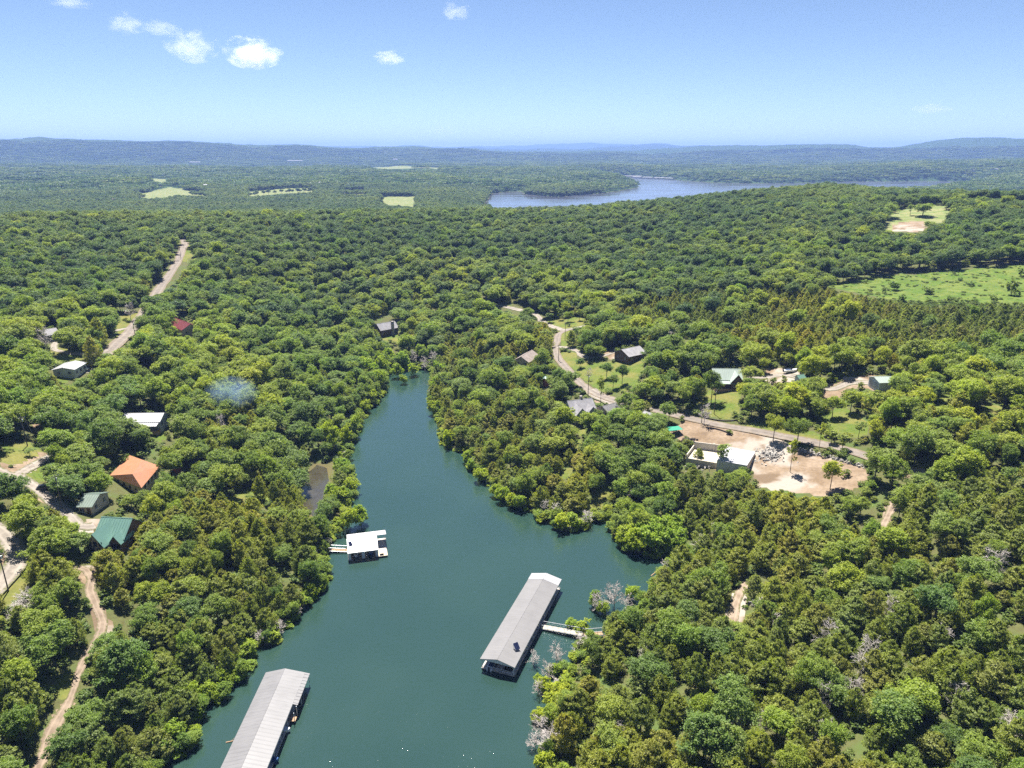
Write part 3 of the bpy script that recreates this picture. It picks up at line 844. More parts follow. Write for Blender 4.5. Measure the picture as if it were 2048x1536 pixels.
for k in range(4):                                     # shore trees, 3.4 m radius, 7 m tall, leafy to the waterline
    V, Q, cen = crown_lobed(80 + k, (3.2, 3.3, 3.3), 3.7, 22, 13, 15, 1.25, .2, -.85, .8)
    templ('willow', (V, Q), limbs(80 + k, 4.2, cen, .15), 'willow')
for k in range(4):
    templ('dead', None, dead_tree(100 + k, 7.5, 3.0), None)
for k in range(3):                                     # young thin trees, 1.9 m radius, 9 m tall
    V, Q, cen = crown_lobed(120 + k, (1.9, 1.9, 3.2), 6.0, 12, 8, 11, .95, .19, -.9)
    templ('sapling', (V, Q), limbs(120 + k, 7.5, cen, .12), 'oak')
for k in range(3):                                     # bushes, 1.5 m radius
    V, Q, cen = crown_lobed(130 + k, (1.5, 1.5, 1.1), .8, 9, 7, 9, .7, .17, -.3)
    templ('bush', (V, Q), limbs(130 + k, 1.0, cen, .06), 'scrub')
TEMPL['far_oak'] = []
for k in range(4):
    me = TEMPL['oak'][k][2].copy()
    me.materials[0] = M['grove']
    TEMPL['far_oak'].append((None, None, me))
RAD = {'oak': 5.3, 'oak_light': 5.3, 'cedar': 3.1, 'willow': 3.9, 'dead': 2.8, 'sapling': 2.2, 'bush': 1.8}
HGT = {'oak': 11.3, 'oak_light': 11.2, 'cedar': 8.0, 'willow': 7.2, 'dead': 7.5, 'sapling': 9.2, 'bush': 1.9}
CZ = {'oak': 7.4, 'oak_light': 7.2, 'cedar': 4.0, 'willow': 3.7, 'dead': 4.5, 'sapling': 6.0, 'bush': .9}
NAME = {'oak': 'oak_tree', 'oak_light': 'oak_tree', 'cedar': 'cedar_tree', 'willow': 'willow_tree', 'dead': 'dead_tree', 'sapling': 'young_tree', 'bush': 'bush'}

TREES = []       # (kind, x, y, z, horizontal scale, vertical scale, turn, variant, fixed)
def at_px(kind, px, py, rad=None, h=None, z_min=-.6):
    q = gp(px, py)
    z = float(hz(q.x, q.y))
    s = (rad or RAD[kind]) / RAD[kind]
    TREES.append((kind, q.x, q.y, max(z, z_min), s, (h or HGT[kind] * s) / HGT[kind], random.uniform(0, 6.28), random.randrange(len(TEMPL[kind])), True))
# trees on lawns, along the lanes and on the bare lot
for k, x, y, r, h in [('oak', 1160, 736, 2.4, 5.5), ('sapling', 1201, 811, 2.0, 15), ('oak', 1213, 757, 3.6, 9), ('oak', 1244, 769, 3.4, 11), ('oak', 1226, 778, 3, 8), ('oak', 1136, 644, 3.2, 8), ('sapling', 1159, 641, 2.4, 8), ('sapling', 1120, 640, 2.4, 9),
                      ('sapling', 1099, 645, 3, 7), ('oak', 1422, 805, 4.2, 15), ('oak', 1388, 806, 4.5, 13), ('oak', 1366, 818, 4.2, 12), ('oak', 1546, 883, 3.6, 12), ('oak', 1594, 889, 4.6, 12), ('sapling', 1638, 898, 1.6, 11), ('oak_light', 1660, 978, 3.6, 11),
                      ('sapling', 1580, 944, 2.0, 14), ('sapling', 1684, 899, 2.4, 6.5), ('sapling', 1662, 886, 2.2, 6), ('oak', 1502, 838, 4.2, 11), ('cedar', 1397, 926, 2.0, 6), ('sapling', 1443, 939, 2.8, 11), ('oak', 1780, 984, 5, 13), ('oak', 1748, 964, 4.5, 13),
                      ('oak', 1664, 836, 3.8, 10), ('oak', 1700, 826, 4, 10), ('oak', 1620, 830, 4.4, 10), ('oak', 1580, 822, 4.4, 10), ('oak_light', 1600, 752, 4.6, 13), ('oak', 1640, 760, 4.4, 12), ('oak', 1500, 772, 5, 10), ('oak', 1798, 802, 5, 12), ('oak_light', 1740, 866, 3, 7),
                      ('sapling', 1716, 876, 2.2, 7), ('sapling', 1770, 944, 2.6, 9), ('oak_light', 1786, 906, 4, 9), ('oak', 1842, 916, 4, 9), ('oak', 1500, 722, 4.5, 11), ('oak_light', 1250, 692, 3.8, 11), ('cedar', 1142, 694, 3.2, 9), ('oak', 1184, 716, 3.8, 9), ('oak', 1200, 718, 3.6, 8),
                      # left
                      ('oak', 139, 708, 6.0, 14), ('cedar', 189, 732, 3.6, 13), ('cedar', 200, 692, 4.0, 13), ('oak', 226, 672, 4.2, 11), ('oak', 292, 672, 5, 12), ('oak', 318, 690, 5, 12), ('oak', 300, 640, 5, 11), ('oak', 160, 1108, 4.0, 7), ('oak_light', 146, 1090, 4.6, 9), ('oak', 60, 1086, 5.2, 13),
                      ('oak', 30, 1018, 5.0, 11), ('oak_light', 262, 944, 1.6, 3), ('oak', 345, 960, 5, 11), ('sapling', 60, 912, 1.6, 3), ('cedar', 522, 1002, 2.4, 9), ('cedar', 550, 1004, 2.2, 8.5), ('cedar', 566, 1010, 2.6, 10), ('cedar', 520, 1092, 2.8, 10), ('cedar', 580, 1098, 2.8, 9),
                      # pasture oaks beyond the scrub field
                      ('oak', 1778, 436, 9, 14), ('sapling', 1820, 431, 3.4, 11), ('oak', 1845, 433, 10, 13), ('oak', 1893, 419, 5.5, 11), ('oak', 1758, 454, 6, 13), ('oak', 1740, 450, 7, 13), ('oak', 1920, 440, 8, 13), ('oak', 1870, 411, 6, 12), ('oak', 1910, 416, 7, 12),
                      ('oak', 1960, 418, 6, 13), ('oak', 2010, 420, 7, 14), ('oak', 1860, 462, 5, 9), ('oak', 1990, 404, 6, 10)]:
    at_px(k, x, y, r, h)
# yellow-green trees standing at and in the water
for x, y, r, h in [(742, 806, 3.6, 9), (730, 826, 3.2, 8), (758, 778, 4.4, 13), (742, 762, 4.6, 14), (726, 750, 4.6, 13), (762, 748, 4.2, 12), (706, 872, 3.6, 11), (690, 888, 3.4, 10), (668, 902, 3.8, 12), (650, 890, 3.6, 12), (684, 944, 3.2, 7), (700, 986, 3.0, 7),
                   (722, 1050, 3.2, 9), (700, 1058, 3.4, 9.5), (680, 1006, 3.4, 8), (660, 996, 2.6, 6), (808, 768, 2.6, 6.5), (796, 756, 3.6, 10), (830, 752, 3.8, 9), (812, 738, 4.6, 12), (780, 732, 4.4, 12), (880, 756, 3.6, 11), (874, 782, 3.2, 9), (864, 830, 2.6, 8.5), (876, 826, 2.4, 7),
                   (898, 894, 2.6, 9), (908, 888, 2.4, 7), (934, 928, 2.2, 6.5), (944, 940, 2.2, 6), (962, 962, 3.0, 7), (992, 992, 2.6, 6.5), (1004, 1004, 2.8, 7.5), (1040, 1018, 3.0, 7), (1024, 1014, 2.6, 6.5), (1128, 1060, 3.4, 7), (1145, 1056, 3.0, 6),
                   (1246, 1090, 3.4, 7.5), (1270, 1102, 3.8, 9), (1300, 1106, 4.2, 10), (1330, 1108, 4.2, 10), (1352, 1096, 3.6, 8), (1290, 1082, 4.0, 9), (1322, 1080, 4.2, 9), (1264, 1074, 3.6, 8), (1345, 1072, 3.6, 8),
                   (1160, 1262, 2.6, 4.5), (1146, 1256, 2.2, 4), (1188, 1214, 2.0, 6.5), (1204, 1226, 2.0, 5), (1262, 1196, 2.4, 5.5), (1108, 1346, 2.0, 4.4), (1090, 1384, 2.0, 4.5), (1076, 1442, 1.8, 4), (1086, 1530, 2.2, 4.5), (1080, 1368, 1.6, 3.6),
                   (418, 1400, 2.6, 5.2), (442, 1372, 2.0, 5.2), (462, 1372, 1.6, 4.8), (360, 1484, 2.8, 6.5), (330, 1510, 2.4, 3), (380, 1400, 2.6, 6.0), (540, 1280, 2.8, 4), (600, 1216, 2.6, 5), (624, 1196, 2.4, 5), (492, 1312, 2.8, 5), (590, 1240, 1.6, 2.6), (646, 1176, 2.0, 5)]:
    at_px('willow', x, y, r, h)
# grey leafless trees
for x, y, r, h in [(1112, 1330, 2.2, 6.5), (1098, 1356, 2.0, 5.5), (1076, 1390, 1.6, 4.5), (1082, 1470, 2.2, 6), (1100, 1510, 2.6, 7), (1070, 1500, 1.8, 5), (1194, 1226, 2.2, 7), (1228, 1218, 2.6, 8), (1252, 1242, 2.4, 8), (1216, 1196, 1.4, 5), (1160, 1304, 2.2, 5),
                   (1172, 1052, 2.4, 6), (1112, 1040, 2.2, 6), (1090, 1030, 2.0, 5.5), (1650, 1300, 2.6, 7.5), (1732, 1342, 2.4, 9), (1716, 1368, 2.6, 8), (1642, 1420, 2.0, 7), (1646, 1500, 2.2, 7), (1644, 1530, 2.0, 6), (1700, 1400, 2.4, 6), (1984, 1160, 3, 9), (1904, 1420, 2.4, 7), (2014, 1480, 2.4, 6),
                   (1512, 1240, 2.4, 6), (1556, 1262, 1.8, 5), (1530, 1470, 1.6, 6), (1430, 1090, 2.4, 7), (1396, 1110, 2.4, 7), (95, 703, 3.4, 12), (56, 1226, 2.6, 6), (40, 1240, 2.2, 5), (262, 640, 3, 10), (1340, 700, 3, 10), (850, 742, 3.0, 9), (826, 730, 2.8, 9), (868, 734, 3, 9), (1178, 760, 1.8, 6), (596, 1236, 1.6, 3), (560, 1268, 1.8, 4), (1408, 850, 2.4, 9), (444, 868, 2.4, 8),
                   (1256, 1000, 2.2, 6), (1330, 1150, 2, 5), (1240, 1490, 2, 6), (1290, 1330, 2, 6), (1470, 1460, 1.8, 5), (1780, 1240, 2.2, 6), (1880, 1300, 2.2, 6), (520, 1290, 1.6, 4), (1066, 1330, 1.6, 4.5)]:
    at_px('dead', x, y, r, h)
for x, y, r, h in [(1789, 580, 3.6, 5), (1858, 588, 3.8, 4), (2022, 590, 5, 7), (1988, 604, 2.4, 3.4), (1899, 604, 1.8, 3), (1804, 608, 3.4, 4.5), (1766, 586, 2.4, 3), (2040, 552, 3.0, 4), (1730, 566, 1.8, 2), (1940, 572, 2.4, 2.4), (1920, 562, 1.8, 2), (1870, 560, 2.0, 2)]:
    at_px('bush', x, y, r, h)

# the woods: a jittered stand over all land, oak on the heights, cedar on the old fields by the water
CEDAR_ZONES = [([(880, 690), (1100, 650), (1120, 700), (1080, 760), (1120, 860), (1200, 960), (1180, 1040), (1080, 1040), (960, 960), (900, 880), (860, 800)], .62),
               ([(1180, 640), (1350, 600), (1620, 590), (2200, 600), (2200, 720), (1800, 740), (1560, 730), (1440, 700), (1280, 660)], .92),
               ([(1300, 920), (1420, 980), (1600, 1020), (1750, 1060), (2200, 900), (2200, 1300), (2048, 1400), (1500, 1400), (1320, 1340), (1220, 1240), (1350, 1140), (1340, 1020)], .68),
               ([(1060, 1280), (1340, 1240), (1400, 1560), (1040, 1640)], .78), ([(1400, 1380), (2200, 1380), (2200, 1700), (1400, 1700)], .34),
               ([(230, 1120), (420, 1000), (640, 960), (660, 1160), (600, 1240), (500, 1360), (400, 1480), (280, 1640), (190, 1600), (230, 1300)], .66), ([(-200, 1100), (230, 1120), (190, 1640), (-300, 1700)], .34),
               ([(350, 700), (560, 760), (560, 900), (420, 960), (330, 900)], .22), ([(1700, 820), (2200, 760), (2200, 960), (1840, 960)], .4)]
CZW = [(np.array([gp(min(max(x, -160), 2200), min(y, 1700))[:2] for x, y in poly]), pr) for poly, pr in CEDAR_ZONES]
def stand(r0, r1, cell, half):
    n = int(r1 / cell) + 2
    xs, ys = np.meshgrid(np.arange(-n, n + 1), np.arange(0, int(n / .9) + 2))
    x = (xs + .5 * (ys % 2)) * cell
    y = ys * cell * .9
    x = (x + RNG.uniform(-.42, .42, x.shape) * cell).ravel()
    y = (y + RNG.uniform(-.42, .42, y.shape) * cell).ravel()
    r = np.hypot(x, y)
    m = (r > r0) & (r < r1) & (np.abs(np.arctan2(x, y)) < half)
    return x[m], y[m]
def clear_of(x, y, z, h, rad, cz):
    """True where a tree stands on open ground or would hide it from the drone"""
    bad = np.zeros(x.shape, bool)
    samples = []
    for fx, fz in ((0, 0), (0, cz), (0, h * .97), (-.7, cz), (.7, cz), (-.45, h * .8), (.45, h * .8), (0, h * .25)):
        px, py, _ = proj(x + fx * rad, y, z + fz)
        samples.append((px, py))
    for _, poly in OPEN:
        for px, py in samples:
            bad |= inside(poly, px, py)
    return bad
def near_fixed(x, y, gap):
    bad = np.zeros(x.shape, bool)
    for t in TREES:
        if t[-1] and t[0] != 'bush':
            bad |= np.hypot(x - t[1], y - t[2]) < gap * RAD[t[0]] * t[4]
    return bad
FOOT = []        # building footprints (x, y, radius) added before the woods are planted
def plant(r0, r1, cell, half):
    x, y = stand(r0, r1, cell, half)
    z = hz(x, y)
    ok = z > .35
    x, y, z = x[ok], y[ok], z[ok]
    pc = np.full(x.shape, .07)
    for poly, pr in CZW:
        pc = np.where(inside(poly, x, y), pr, pc)
    pc = np.clip(pc + .3 * vnoise(x / 22, y / 22, 5) * (pc > .1), .02, .97)
    ced = RNG.uniform(0, 1, x.shape) < pc
    thin = RNG.uniform(0, 1, x.shape)
    keep = np.where(ced, thin < .95, thin < .6)
    light = RNG.uniform(0, 1, x.shape) < np.clip(.22 + .25 * vnoise(x / 35, y / 35, 8), .03, .6)
    kind = np.where(ced, 2, np.where(light, 1, 0))
    rad = np.where(ced, RNG.uniform(1.9, 3.6, x.shape), RNG.uniform(2.7, 6.6, x.shape) * (.82 + .18 * np.clip((np.hypot(x, y) - 180) / 120, 0, 1)))
    rad = np.where(ced & inside(CZW[1][0], x, y), rad * .74, rad)
    edge = segdist(COVE, x, y)
    rad = np.where((edge < 14) & ~ced, np.minimum(rad, 4.0), rad)
    rk = np.where(ced, RAD['cedar'], RAD['oak'])
    hk = np.where(ced, HGT['cedar'], HGT['oak'])
    h = hk * (rad / rk) ** .6 * RNG.uniform(.76, 1.28, x.shape)
    bad = clear_of(x, y, z, h, rad, np.where(ced, h * .5, h * .63))
    # where a big crown would hide open ground, a lower one may still stand
    R0, H0, hid = rad.copy(), h.copy(), bad.copy()
    for fr, fh in ((.78, .7), (.55, .45), (.34, .24)):
        again = hid.copy()
        again[hid] = clear_of(x[hid], y[hid], z[hid], H0[hid] * fh, R0[hid] * fr, H0[hid] * fh * .6)
        fits = hid & ~again
        rad, h = np.where(fits, R0 * fr, rad), np.where(fits, H0 * fh, h)
        hid &= again
    keep &= ~hid
    keep &= ~near_fixed(x, y, .62)
    for fx, fy, fr in FOOT:
        keep &= np.hypot(x - fx, y - fy) > fr
    for ln, w in ROAD_LINES:
        b = (x > ln[:, 0].min() - 8) & (x < ln[:, 0].max() + 8) & (y > ln[:, 1].min() - 8) & (y < ln[:, 1].max() + 8) & keep
        if b.any():
            keep[np.where(b)[0][segdist(ln, x[b], y[b], False) < w / 2 + 1.2]] = False
    names = ['oak', 'oak_light', 'cedar']
    for i in np.where(keep)[0]:
        k = names[kind[i]]
        TREES.append((k, x[i], y[i], z[i], rad[i] / RAD[k], h[i] / HGT[k], random.uniform(0, 6.28), random.randrange(len(TEMPL[k])), False))
# ------------------------------------------------------------------ buildings
def ribbed(L0, L1, y0, z0, y1, z1, thick=.1, rib=.07, gap=.8, rw=.12):
    """a slope of ribbed sheet metal from the ridge (y0, z0) to the eave (y1, z1), as one folded sheet"""
    xs, hs = [L0], [0]
    x = L0 + gap * .5
    while x < L1 - gap * .3:
        xs += [x - rw, x - rw * .5, x + rw * .5, x + rw]
        hs += [0, rib, rib, 0]
        x += gap
    xs.append(L1); hs.append(0)
    b = MB()
    n = len(xs)
    up = Vector((0, -(z1 - z0), y1 - y0)).normalized()
    if up.z < 0:
        up = -up
    for (yy, zz) in ((y0, z0), (y1, z1)):
        for x, h in zip(xs, hs):
            b.v.append((x, yy + up.y * h, zz + up.z * h))
    for (yy, zz) in ((y0, z0), (y1, z1)):
        for x in xs:
            b.v.append((x, yy - up.y * thick, zz - up.z * thick))
    for i in range(n - 1):
        b.f += [(i, i + 1, n + i + 1, n + i), (2 * n + i, 3 * n + i, 3 * n + i + 1, 2 * n + i + 1), (i, 2 * n + i, 2 * n + i + 1, i + 1), (n + i, n + i + 1, 3 * n + i + 1, 3 * n + i)]
    b.f += [(0, n, 3 * n, 2 * n), (n - 1, 3 * n - 1, 4 * n - 1, 2 * n - 1)]
    return b
def opening(root, side, off, z, w, h, L, W, name='window', mat='glass', frame='white_wall'):
    d = .05
    def bx(a0, a1, b0, b1, p0, p1):
        m = MB()
        if side[1] == 'y':
            s = 1 if side[0] == '+' else -1
            y0, y1 = sorted((s * (W / 2 + p0), s * (W / 2 + p1)))
            return m.box(a0, a1, y0, y1, b0, b1)
        s = 1 if side[0] == '+' else -1
        x0, x1 = sorted((s * (L / 2 + p0), s * (L / 2 + p1)))
        return m.box(x0, x1, a0, a1, b0, b1)
    o = bx(off - w / 2, off + w / 2, z, z + h, -.02, d).build(name, mat, root)
    if name == 'window':
        bx(off - w / 2 - .1, off + w / 2 + .1, z - .14, z - .02, .0, .12).build('sill', frame, o)
        bx(off - .04, off + .04, z, z + h, d, d + .03).build('mullion', frame, o)
    return o
def gable(name, label, p1, p2, hr, W, wall_h, roof, wall, cat='house', oh=.5, chimney=None, porch=0, rib=True, win=True, minL=0, group=None, door='brown_wall', lenadd=0.0):
    mid = gp((p1[0] + p2[0]) / 2, (p1[1] + p2[1]) / 2, hr)
    a, b = Vector(P(*p1, mid.z)), Vector(P(*p2, mid.z))
    ax = (b - a)
    L = max(ax.length + lenadd, minL)
    c = (a + b) / 2
    base = float(min(hz(c.x + ox, c.y + oy) for ox in (-3, 0, 3) for oy in (-3, 0, 3)))
    base = mid.z - hr
    root = empty(name, (c.x, c.y, base), math.atan2(ax.y, ax.x), label, cat, group)
    nx = Vector((-ax.y, ax.x, 0)).normalized()
    front = '-y' if nx.y > 0 else '+y'
    f = -1 if front == '-y' else 1
    FOOT.append((c.x, c.y, max(L, W) * .56 + 2))
    b_ = [(-L / 2, -W / 2, -2.5), (-L / 2, W / 2, -2.5), (-L / 2, W / 2, wall_h), (-L / 2, 0, hr - .12), (-L / 2, -W / 2, wall_h)]
    MB().hexa(b_, [(L / 2, y, z) for x, y, z in b_]).build('wall', wall, root)
    k = (hr - wall_h) / (W / 2)
    for s in (1, -1):
        if rib:
            ribbed(-L / 2 - oh, L / 2 + oh, s * .02, hr + .06, s * (W / 2 + oh), wall_h - oh * k + .06).build('roof', roof, root)
        else:
            m = MB()
            y1, z1 = s * (W / 2 + oh), wall_h - oh * k + .06
            m.hexa([(-L / 2 - oh, s * .02, hr - .06), (L / 2 + oh, s * .02, hr - .06), (L / 2 + oh, y1, z1 - .12), (-L / 2 - oh, y1, z1 - .12)], [(-L / 2 - oh, s * .02, hr + .08), (L / 2 + oh, s * .02, hr + .08), (L / 2 + oh, y1, z1 + .02), (-L / 2 - oh, y1, z1 + .02)]).build('roof', roof, root)
    MB().hexa([(-L / 2 - oh, -.16, hr + .05), (L / 2 + oh, -.16, hr + .05), (L / 2 + oh, .16, hr + .05), (-L / 2 - oh, .16, hr + .05)], [(-L / 2 - oh, -.05, hr + .17), (L / 2 + oh, -.05, hr + .17), (L / 2 + oh, .05, hr + .17), (-L / 2 - oh, .05, hr + .17)]).build('ridge_cap', roof, root)
    if win:
        n = max(2, int(L / 3.0))
        for sd in ('+y', '-y'):
            for i in range(n):
                off = (i + .5) / n * L - L / 2
                if sd == front and i == n // 2:
                    d_ = opening(root, sd, off, .05, 1.1, 2.1, L, W, 'door', door)
                else:
                    opening(root, sd, off, 1.0, 1.2, 1.2, L, W)
        for sd in ('+x', '-x'):
            for off in ((-W / 4, W / 4) if W > 6 else (0,)):
                opening(root, sd, off, 1.0, 1.1, 1.2, L, W)
    if chimney:
        x_, y_, w_ = chimney
        MB().box(x_ - w_ / 2, x_ + w_ / 2, y_ - w_ / 2, y_ + w_ / 2, -2, hr + 1.3).build('chimney', 'stone', root)
    if porch:
        y0, y1 = f * W / 2, f * (W / 2 + porch)
        lo, hi = sorted((y0, y1))
        MB().box(-L / 2, L / 2, lo + (.02 if f > 0 else 0), hi - (.02 if f < 0 else 0), -2, .12).build('porch_deck', 'wood', root)
        ribbed(-L / 2, L / 2, y0 + f * .03, wall_h - .05 - oh * k - .05, y1 + f * .3, wall_h - .75 - oh * k).build('porch_roof', roof, root)
        for i in range(5):
            x_ = -L / 2 + .15 + i * (L - .3) / 4
            MB().box(x_ - .08, x_ + .08, y1 - f * .2 - .08, y1 - f * .2 + .08, .12, wall_h - .75 - oh * k).build('porch_post', 'dark', root)
    return root, L, W, f
def wing(root, x0, x1, y_far, hr, wall_h, roof, wall, f, Wmain, name='wing'):
    """a cross gable that runs out from the house towards side f"""
    xm, w = (x0 + x1) / 2, x1 - x0
    y0, y1 = 0, f * y_far
    lp = lambda y: [(x0, y, -2.5), (x1, y, -2.5), (x1, y, wall_h), (xm, y, hr - .12), (x0, y, wall_h)]
    MB().hexa(lp(y1), lp(f * (Wmain / 2 - .3))).build('wing_wall', wall, root)
    for s in (-1, 1):
        k = (hr - wall_h) / (w / 2)
        e = xm + s * (w / 2 + .45)
        ze = wall_h - .45 * k + .06
        ya, yb = y0, y1 + f * .5
        MB().hexa([(xm + s * .02, ya, hr - .05), (xm + s * .02, yb, hr - .05), (e, yb, ze - .1), (e, ya, ze - .1)], [(xm + s * .02, ya, hr + .08), (xm + s * .02, yb, hr + .08), (e, yb, ze + .03), (e, ya, ze + .03)]).build('roof', roof, root)
    ys = y1 + f * .04
    lo, hi = sorted((y1, ys))
    for xx in (xm - w * .2, xm + w * .2):
        win_o = MB().box(xx - .55, xx + .55, lo, hi, .9, 2.3).build('window', 'glass', root)
        MB().box(xx - .65, xx + .65, min(lo, hi), hi + .06 if f > 0 else hi, .76, .88).build('sill', 'white_wall', win_o)
# left side
gable('metal_shed', 'white metal shed with low gable roof beside the parked white car', (126, 735), (150, 722), 4.2, 9.0, 3.3, 'boat_roof', 'white_wall', 'shed', door='grey_wall')
gable('ranch_house', 'long ranch house with white roof and shaded porch on the left slope', (252, 827), (326, 826), 5.0, 8.5, 3.2, 'boat_roof', 'grey_wall', porch=2.6)
gable('house', 'red roofed house half hidden by oaks right of the road', (350, 636), (380, 648), 6.0, 9.0, 3.6, 'red_roof', 'tan_wall')
gable('house', 'grey house behind the bare brown tree at far left', (84, 660), (110, 656), 5.2, 8.0, 3.2, 'slate', 'grey_wall', rib=False)
gable('garden_shed', 'small red shed with grey roof beside the orange roofed house', (346, 926), (356, 923), 3.6, 3.2, 2.4, 'grey_roof', 'red_wall', 'shed', win=False)
gable('garage', 'garage with plain pale green roof beside the green roofed house', (168, 988), (200, 988), 4.6, 9.0, 2.9, 'pale_green_roof', 'tan_wall', lenadd=-1)
gh, L_, W_, f_ = gable('house', 'house with green metal roof, front gable and dormer on the lower left slope', (206, 1034), (262, 1037), 7.0, 9.0, 3.4, 'green_roof', 'brown_wall')
wing(gh, -L_ / 2 + .4, L_ / 2 - 3.2, 8.6, 6.7, 3.2, 'green_roof', 'tan_wall', f_, W_)
wing(gh, L_ / 2 - 2.8, L_ / 2 + .1, 6.2, 4.9, 3.0, 'green_roof', 'brown_wall', f_, W_)
MB().hexa([(-L_ / 2 - 2.6, -3.4, 2.5), (-L_ / 2 - .3, -3.4, 3.3), (-L_ / 2 - .3, 3.4, 3.3), (-L_ / 2 - 2.6, 3.4, 2.5)], [(-L_ / 2 - 2.6, -3.4, 2.62), (-L_ / 2 - .3, -3.4, 3.42), (-L_ / 2 - .3, 3.4, 3.42), (-L_ / 2 - 2.6, 3.4, 2.62)]).build('porch_roof', 'green_roof', gh)
for q in (-3.2, 0, 3.2):
    MB().box(-L_ / 2 - 2.5, -L_ / 2 - 2.36, q - .07, q + .07, -2, 2.5).build('porch_post', 'dark', gh)
for q in (-1.6, 0, 1.6):
    MB().hexa([(q - .5 - 1.3, f_ * 8.7, 2.6), (q + .5 - 1.3, f_ * 8.7, 2.6), (q + .5 - 1.3, f_ * 8.66, 2.6), (q - .5 - 1.3, f_ * 8.66, 2.6)], [(q - .5 - 1.3, f_ * 8.7, 4.2), (q + .5 - 1.3, f_ * 8.7, 4.2), (q + .5 - 1.3, f_ * 8.66, 4.2), (q - .5 - 1.3, f_ * 8.66, 4.2)]).build('gable_window', 'glass', gh)
MB().box(-L_ / 2 + .2, L_ / 2 - 3, *sorted((f_ * 8.65, f_ * 11.6)), .3, .5).build('deck', 'wood', gh)
for i in range(4):
    x_ = -L_ / 2 + .4 + i * (L_ - 3.8) / 3
    MB().box(x_ - .08, x_ + .08, *sorted((f_ * 11.3, f_ * 11.46)), -3, 1.4).build('deck_post', 'wood', gh)
gable('house', 'house with grey roofs and stone chimney in the trees at the cove head', (754, 648), (788, 642), 7.5, 8.5, 4.2, 'slate', 'brown_wall', rib=False, chimney=(2.2, -4.6, 1.5))
def orange_house():
    c = gp(270, 946, 4.2)
    zb = c.z - 4.2
    E = lambda x, y, h: Vector(P(x, y, zb + h)) - Vector((c.x, c.y, zb))
    A, B, Cc, Dd = E(320, 932, 3.0), E(283, 976, 3.0), E(219, 951, 3.0), None
    Dd = A + Cc - B
    R1, R2 = E(286, 920, 6.0), E(265, 948, 6.0)
    root = empty('house', (c.x, c.y, zb), 0, 'house with bright orange hipped roof on the left slope', 'house')
    FOOT.append((c.x, c.y, 11))
    ins = lambda p: Vector((p.x * .9, p.y * .9, 2.9))
    low = lambda p: Vector((p.x * .9, p.y * .9, -2.5))
    cs = [A, B, Cc, Dd]
    MB().hexa([low(p) for p in cs], [ins(p) for p in cs]).build('wall', 'tan_wall', root)
    dn = Vector((0, 0, -.12))
    for fc in ([A, B, R2], [R1, A, R2], [B, Cc, R2], [Cc, Dd, R1, R2], [Dd, A, R1]):
        MB().hexa([p + dn for p in fc], fc).build('roof', 'orange_roof', root)
    for (p, q) in ((B, Cc), (A, B)):
        for t in (.2, .4, .6, .8):
            m = (p + (q - p) * t) * .9
            d = (q - p).normalized()
            n = Vector((d.y, -d.x, 0))
            n = n if n.dot(m) > 0 else -n
            u, o = d * .6, n * .04
            lp = lambda z: [Vector((*(m - u - o)[:2], z)), Vector((*(m + u - o)[:2], z)), Vector((*(m + u + o)[:2], z)), Vector((*(m - u + o)[:2], z))]
            MB().hexa(lp(.9), lp(2.2)).build('window', 'glass', root)
orange_house()
# right side
gable('house', 'small house with plain brown shingle roof on the right bank', (1044, 712), (1062, 701), 5.5, 8.5, 3.0, 'brown_shingle', 'tan_wall', rib=False, lenadd=2)
gable('house', 'house with broad grey roof and dark wall beside the lawn', (1244, 699), (1278, 692), 5.4, 10.5, 3.0, 'slate', 'brown_wall', rib=False)
bh, L_, W_, f_ = gable('house', 'big grey house with several gables by the lane', (1136, 802), (1182, 796), 7.4, 9.0, 4.0, 'slate', 'grey_wall', rib=False, chimney=(1.0, .8, 1.0))
wing(bh, -L_ / 2 + .3, -L_ / 2 + 5.2, 8.0, 6.4, 3.8, 'slate', 'grey_wall', f_, W_)
wing(bh, L_ / 2 - 4.8, L_ / 2 - .2, 6.8, 6.0, 3.6, 'slate', 'grey_wall', f_, W_)
gable('garage', 'garage with greenish grey roof right of the big grey house', (1206, 812), (1230, 806), 5.0, 8.0, 3.0, 'grey_roof', 'tan_wall', 'garage')
gable('carport', 'grey roofed carport between the trees beside the lane', (1290, 822), (1318, 834), 4.6, 7.0, 3.0, 'slate', 'brown_wall', 'carport', rib=False, win=False)
lo, L_, W_, f_ = gable('lodge', 'timber lodge with pale green roof above the round lawn', (1426, 737), (1480, 738), 7.0, 9.5, 3.6, 'light_green_roof', 'red_wall', porch=3.0)
wing(lo, L_ / 2 - 5.0, L_ / 2 + .2, 7.4, 6.6, 3.4, 'light_green_roof', 'brown_wall', f_, W_)
mg, L_, W_, f_ = gable('metal_garage', 'white metal garage with pale green roof at the edge of the woods', (1750, 754), (1784, 753), 4.4, 7.5, 3.3, 'light_green_roof', 'white_wall', 'garage', win=False)
for q in (-1.7, 1.7):
    opening(mg, '-x', q, .05, 2.6, 2.6, L_, W_, 'garage_door', 'white_sheet')
opening(mg, '-y' if f_ < 0 else '+y', 1.5, .05, 1.0, 2.1, L_, W_, 'door', 'grey_wall')
gable('garden_shed', 'tiny white shed with green roof beside the gravel yard', (1597, 750), (1604, 749), 3.4, 2.6, 2.5, 'green_roof', 'white_wall', 'shed', win=False, minL=3)
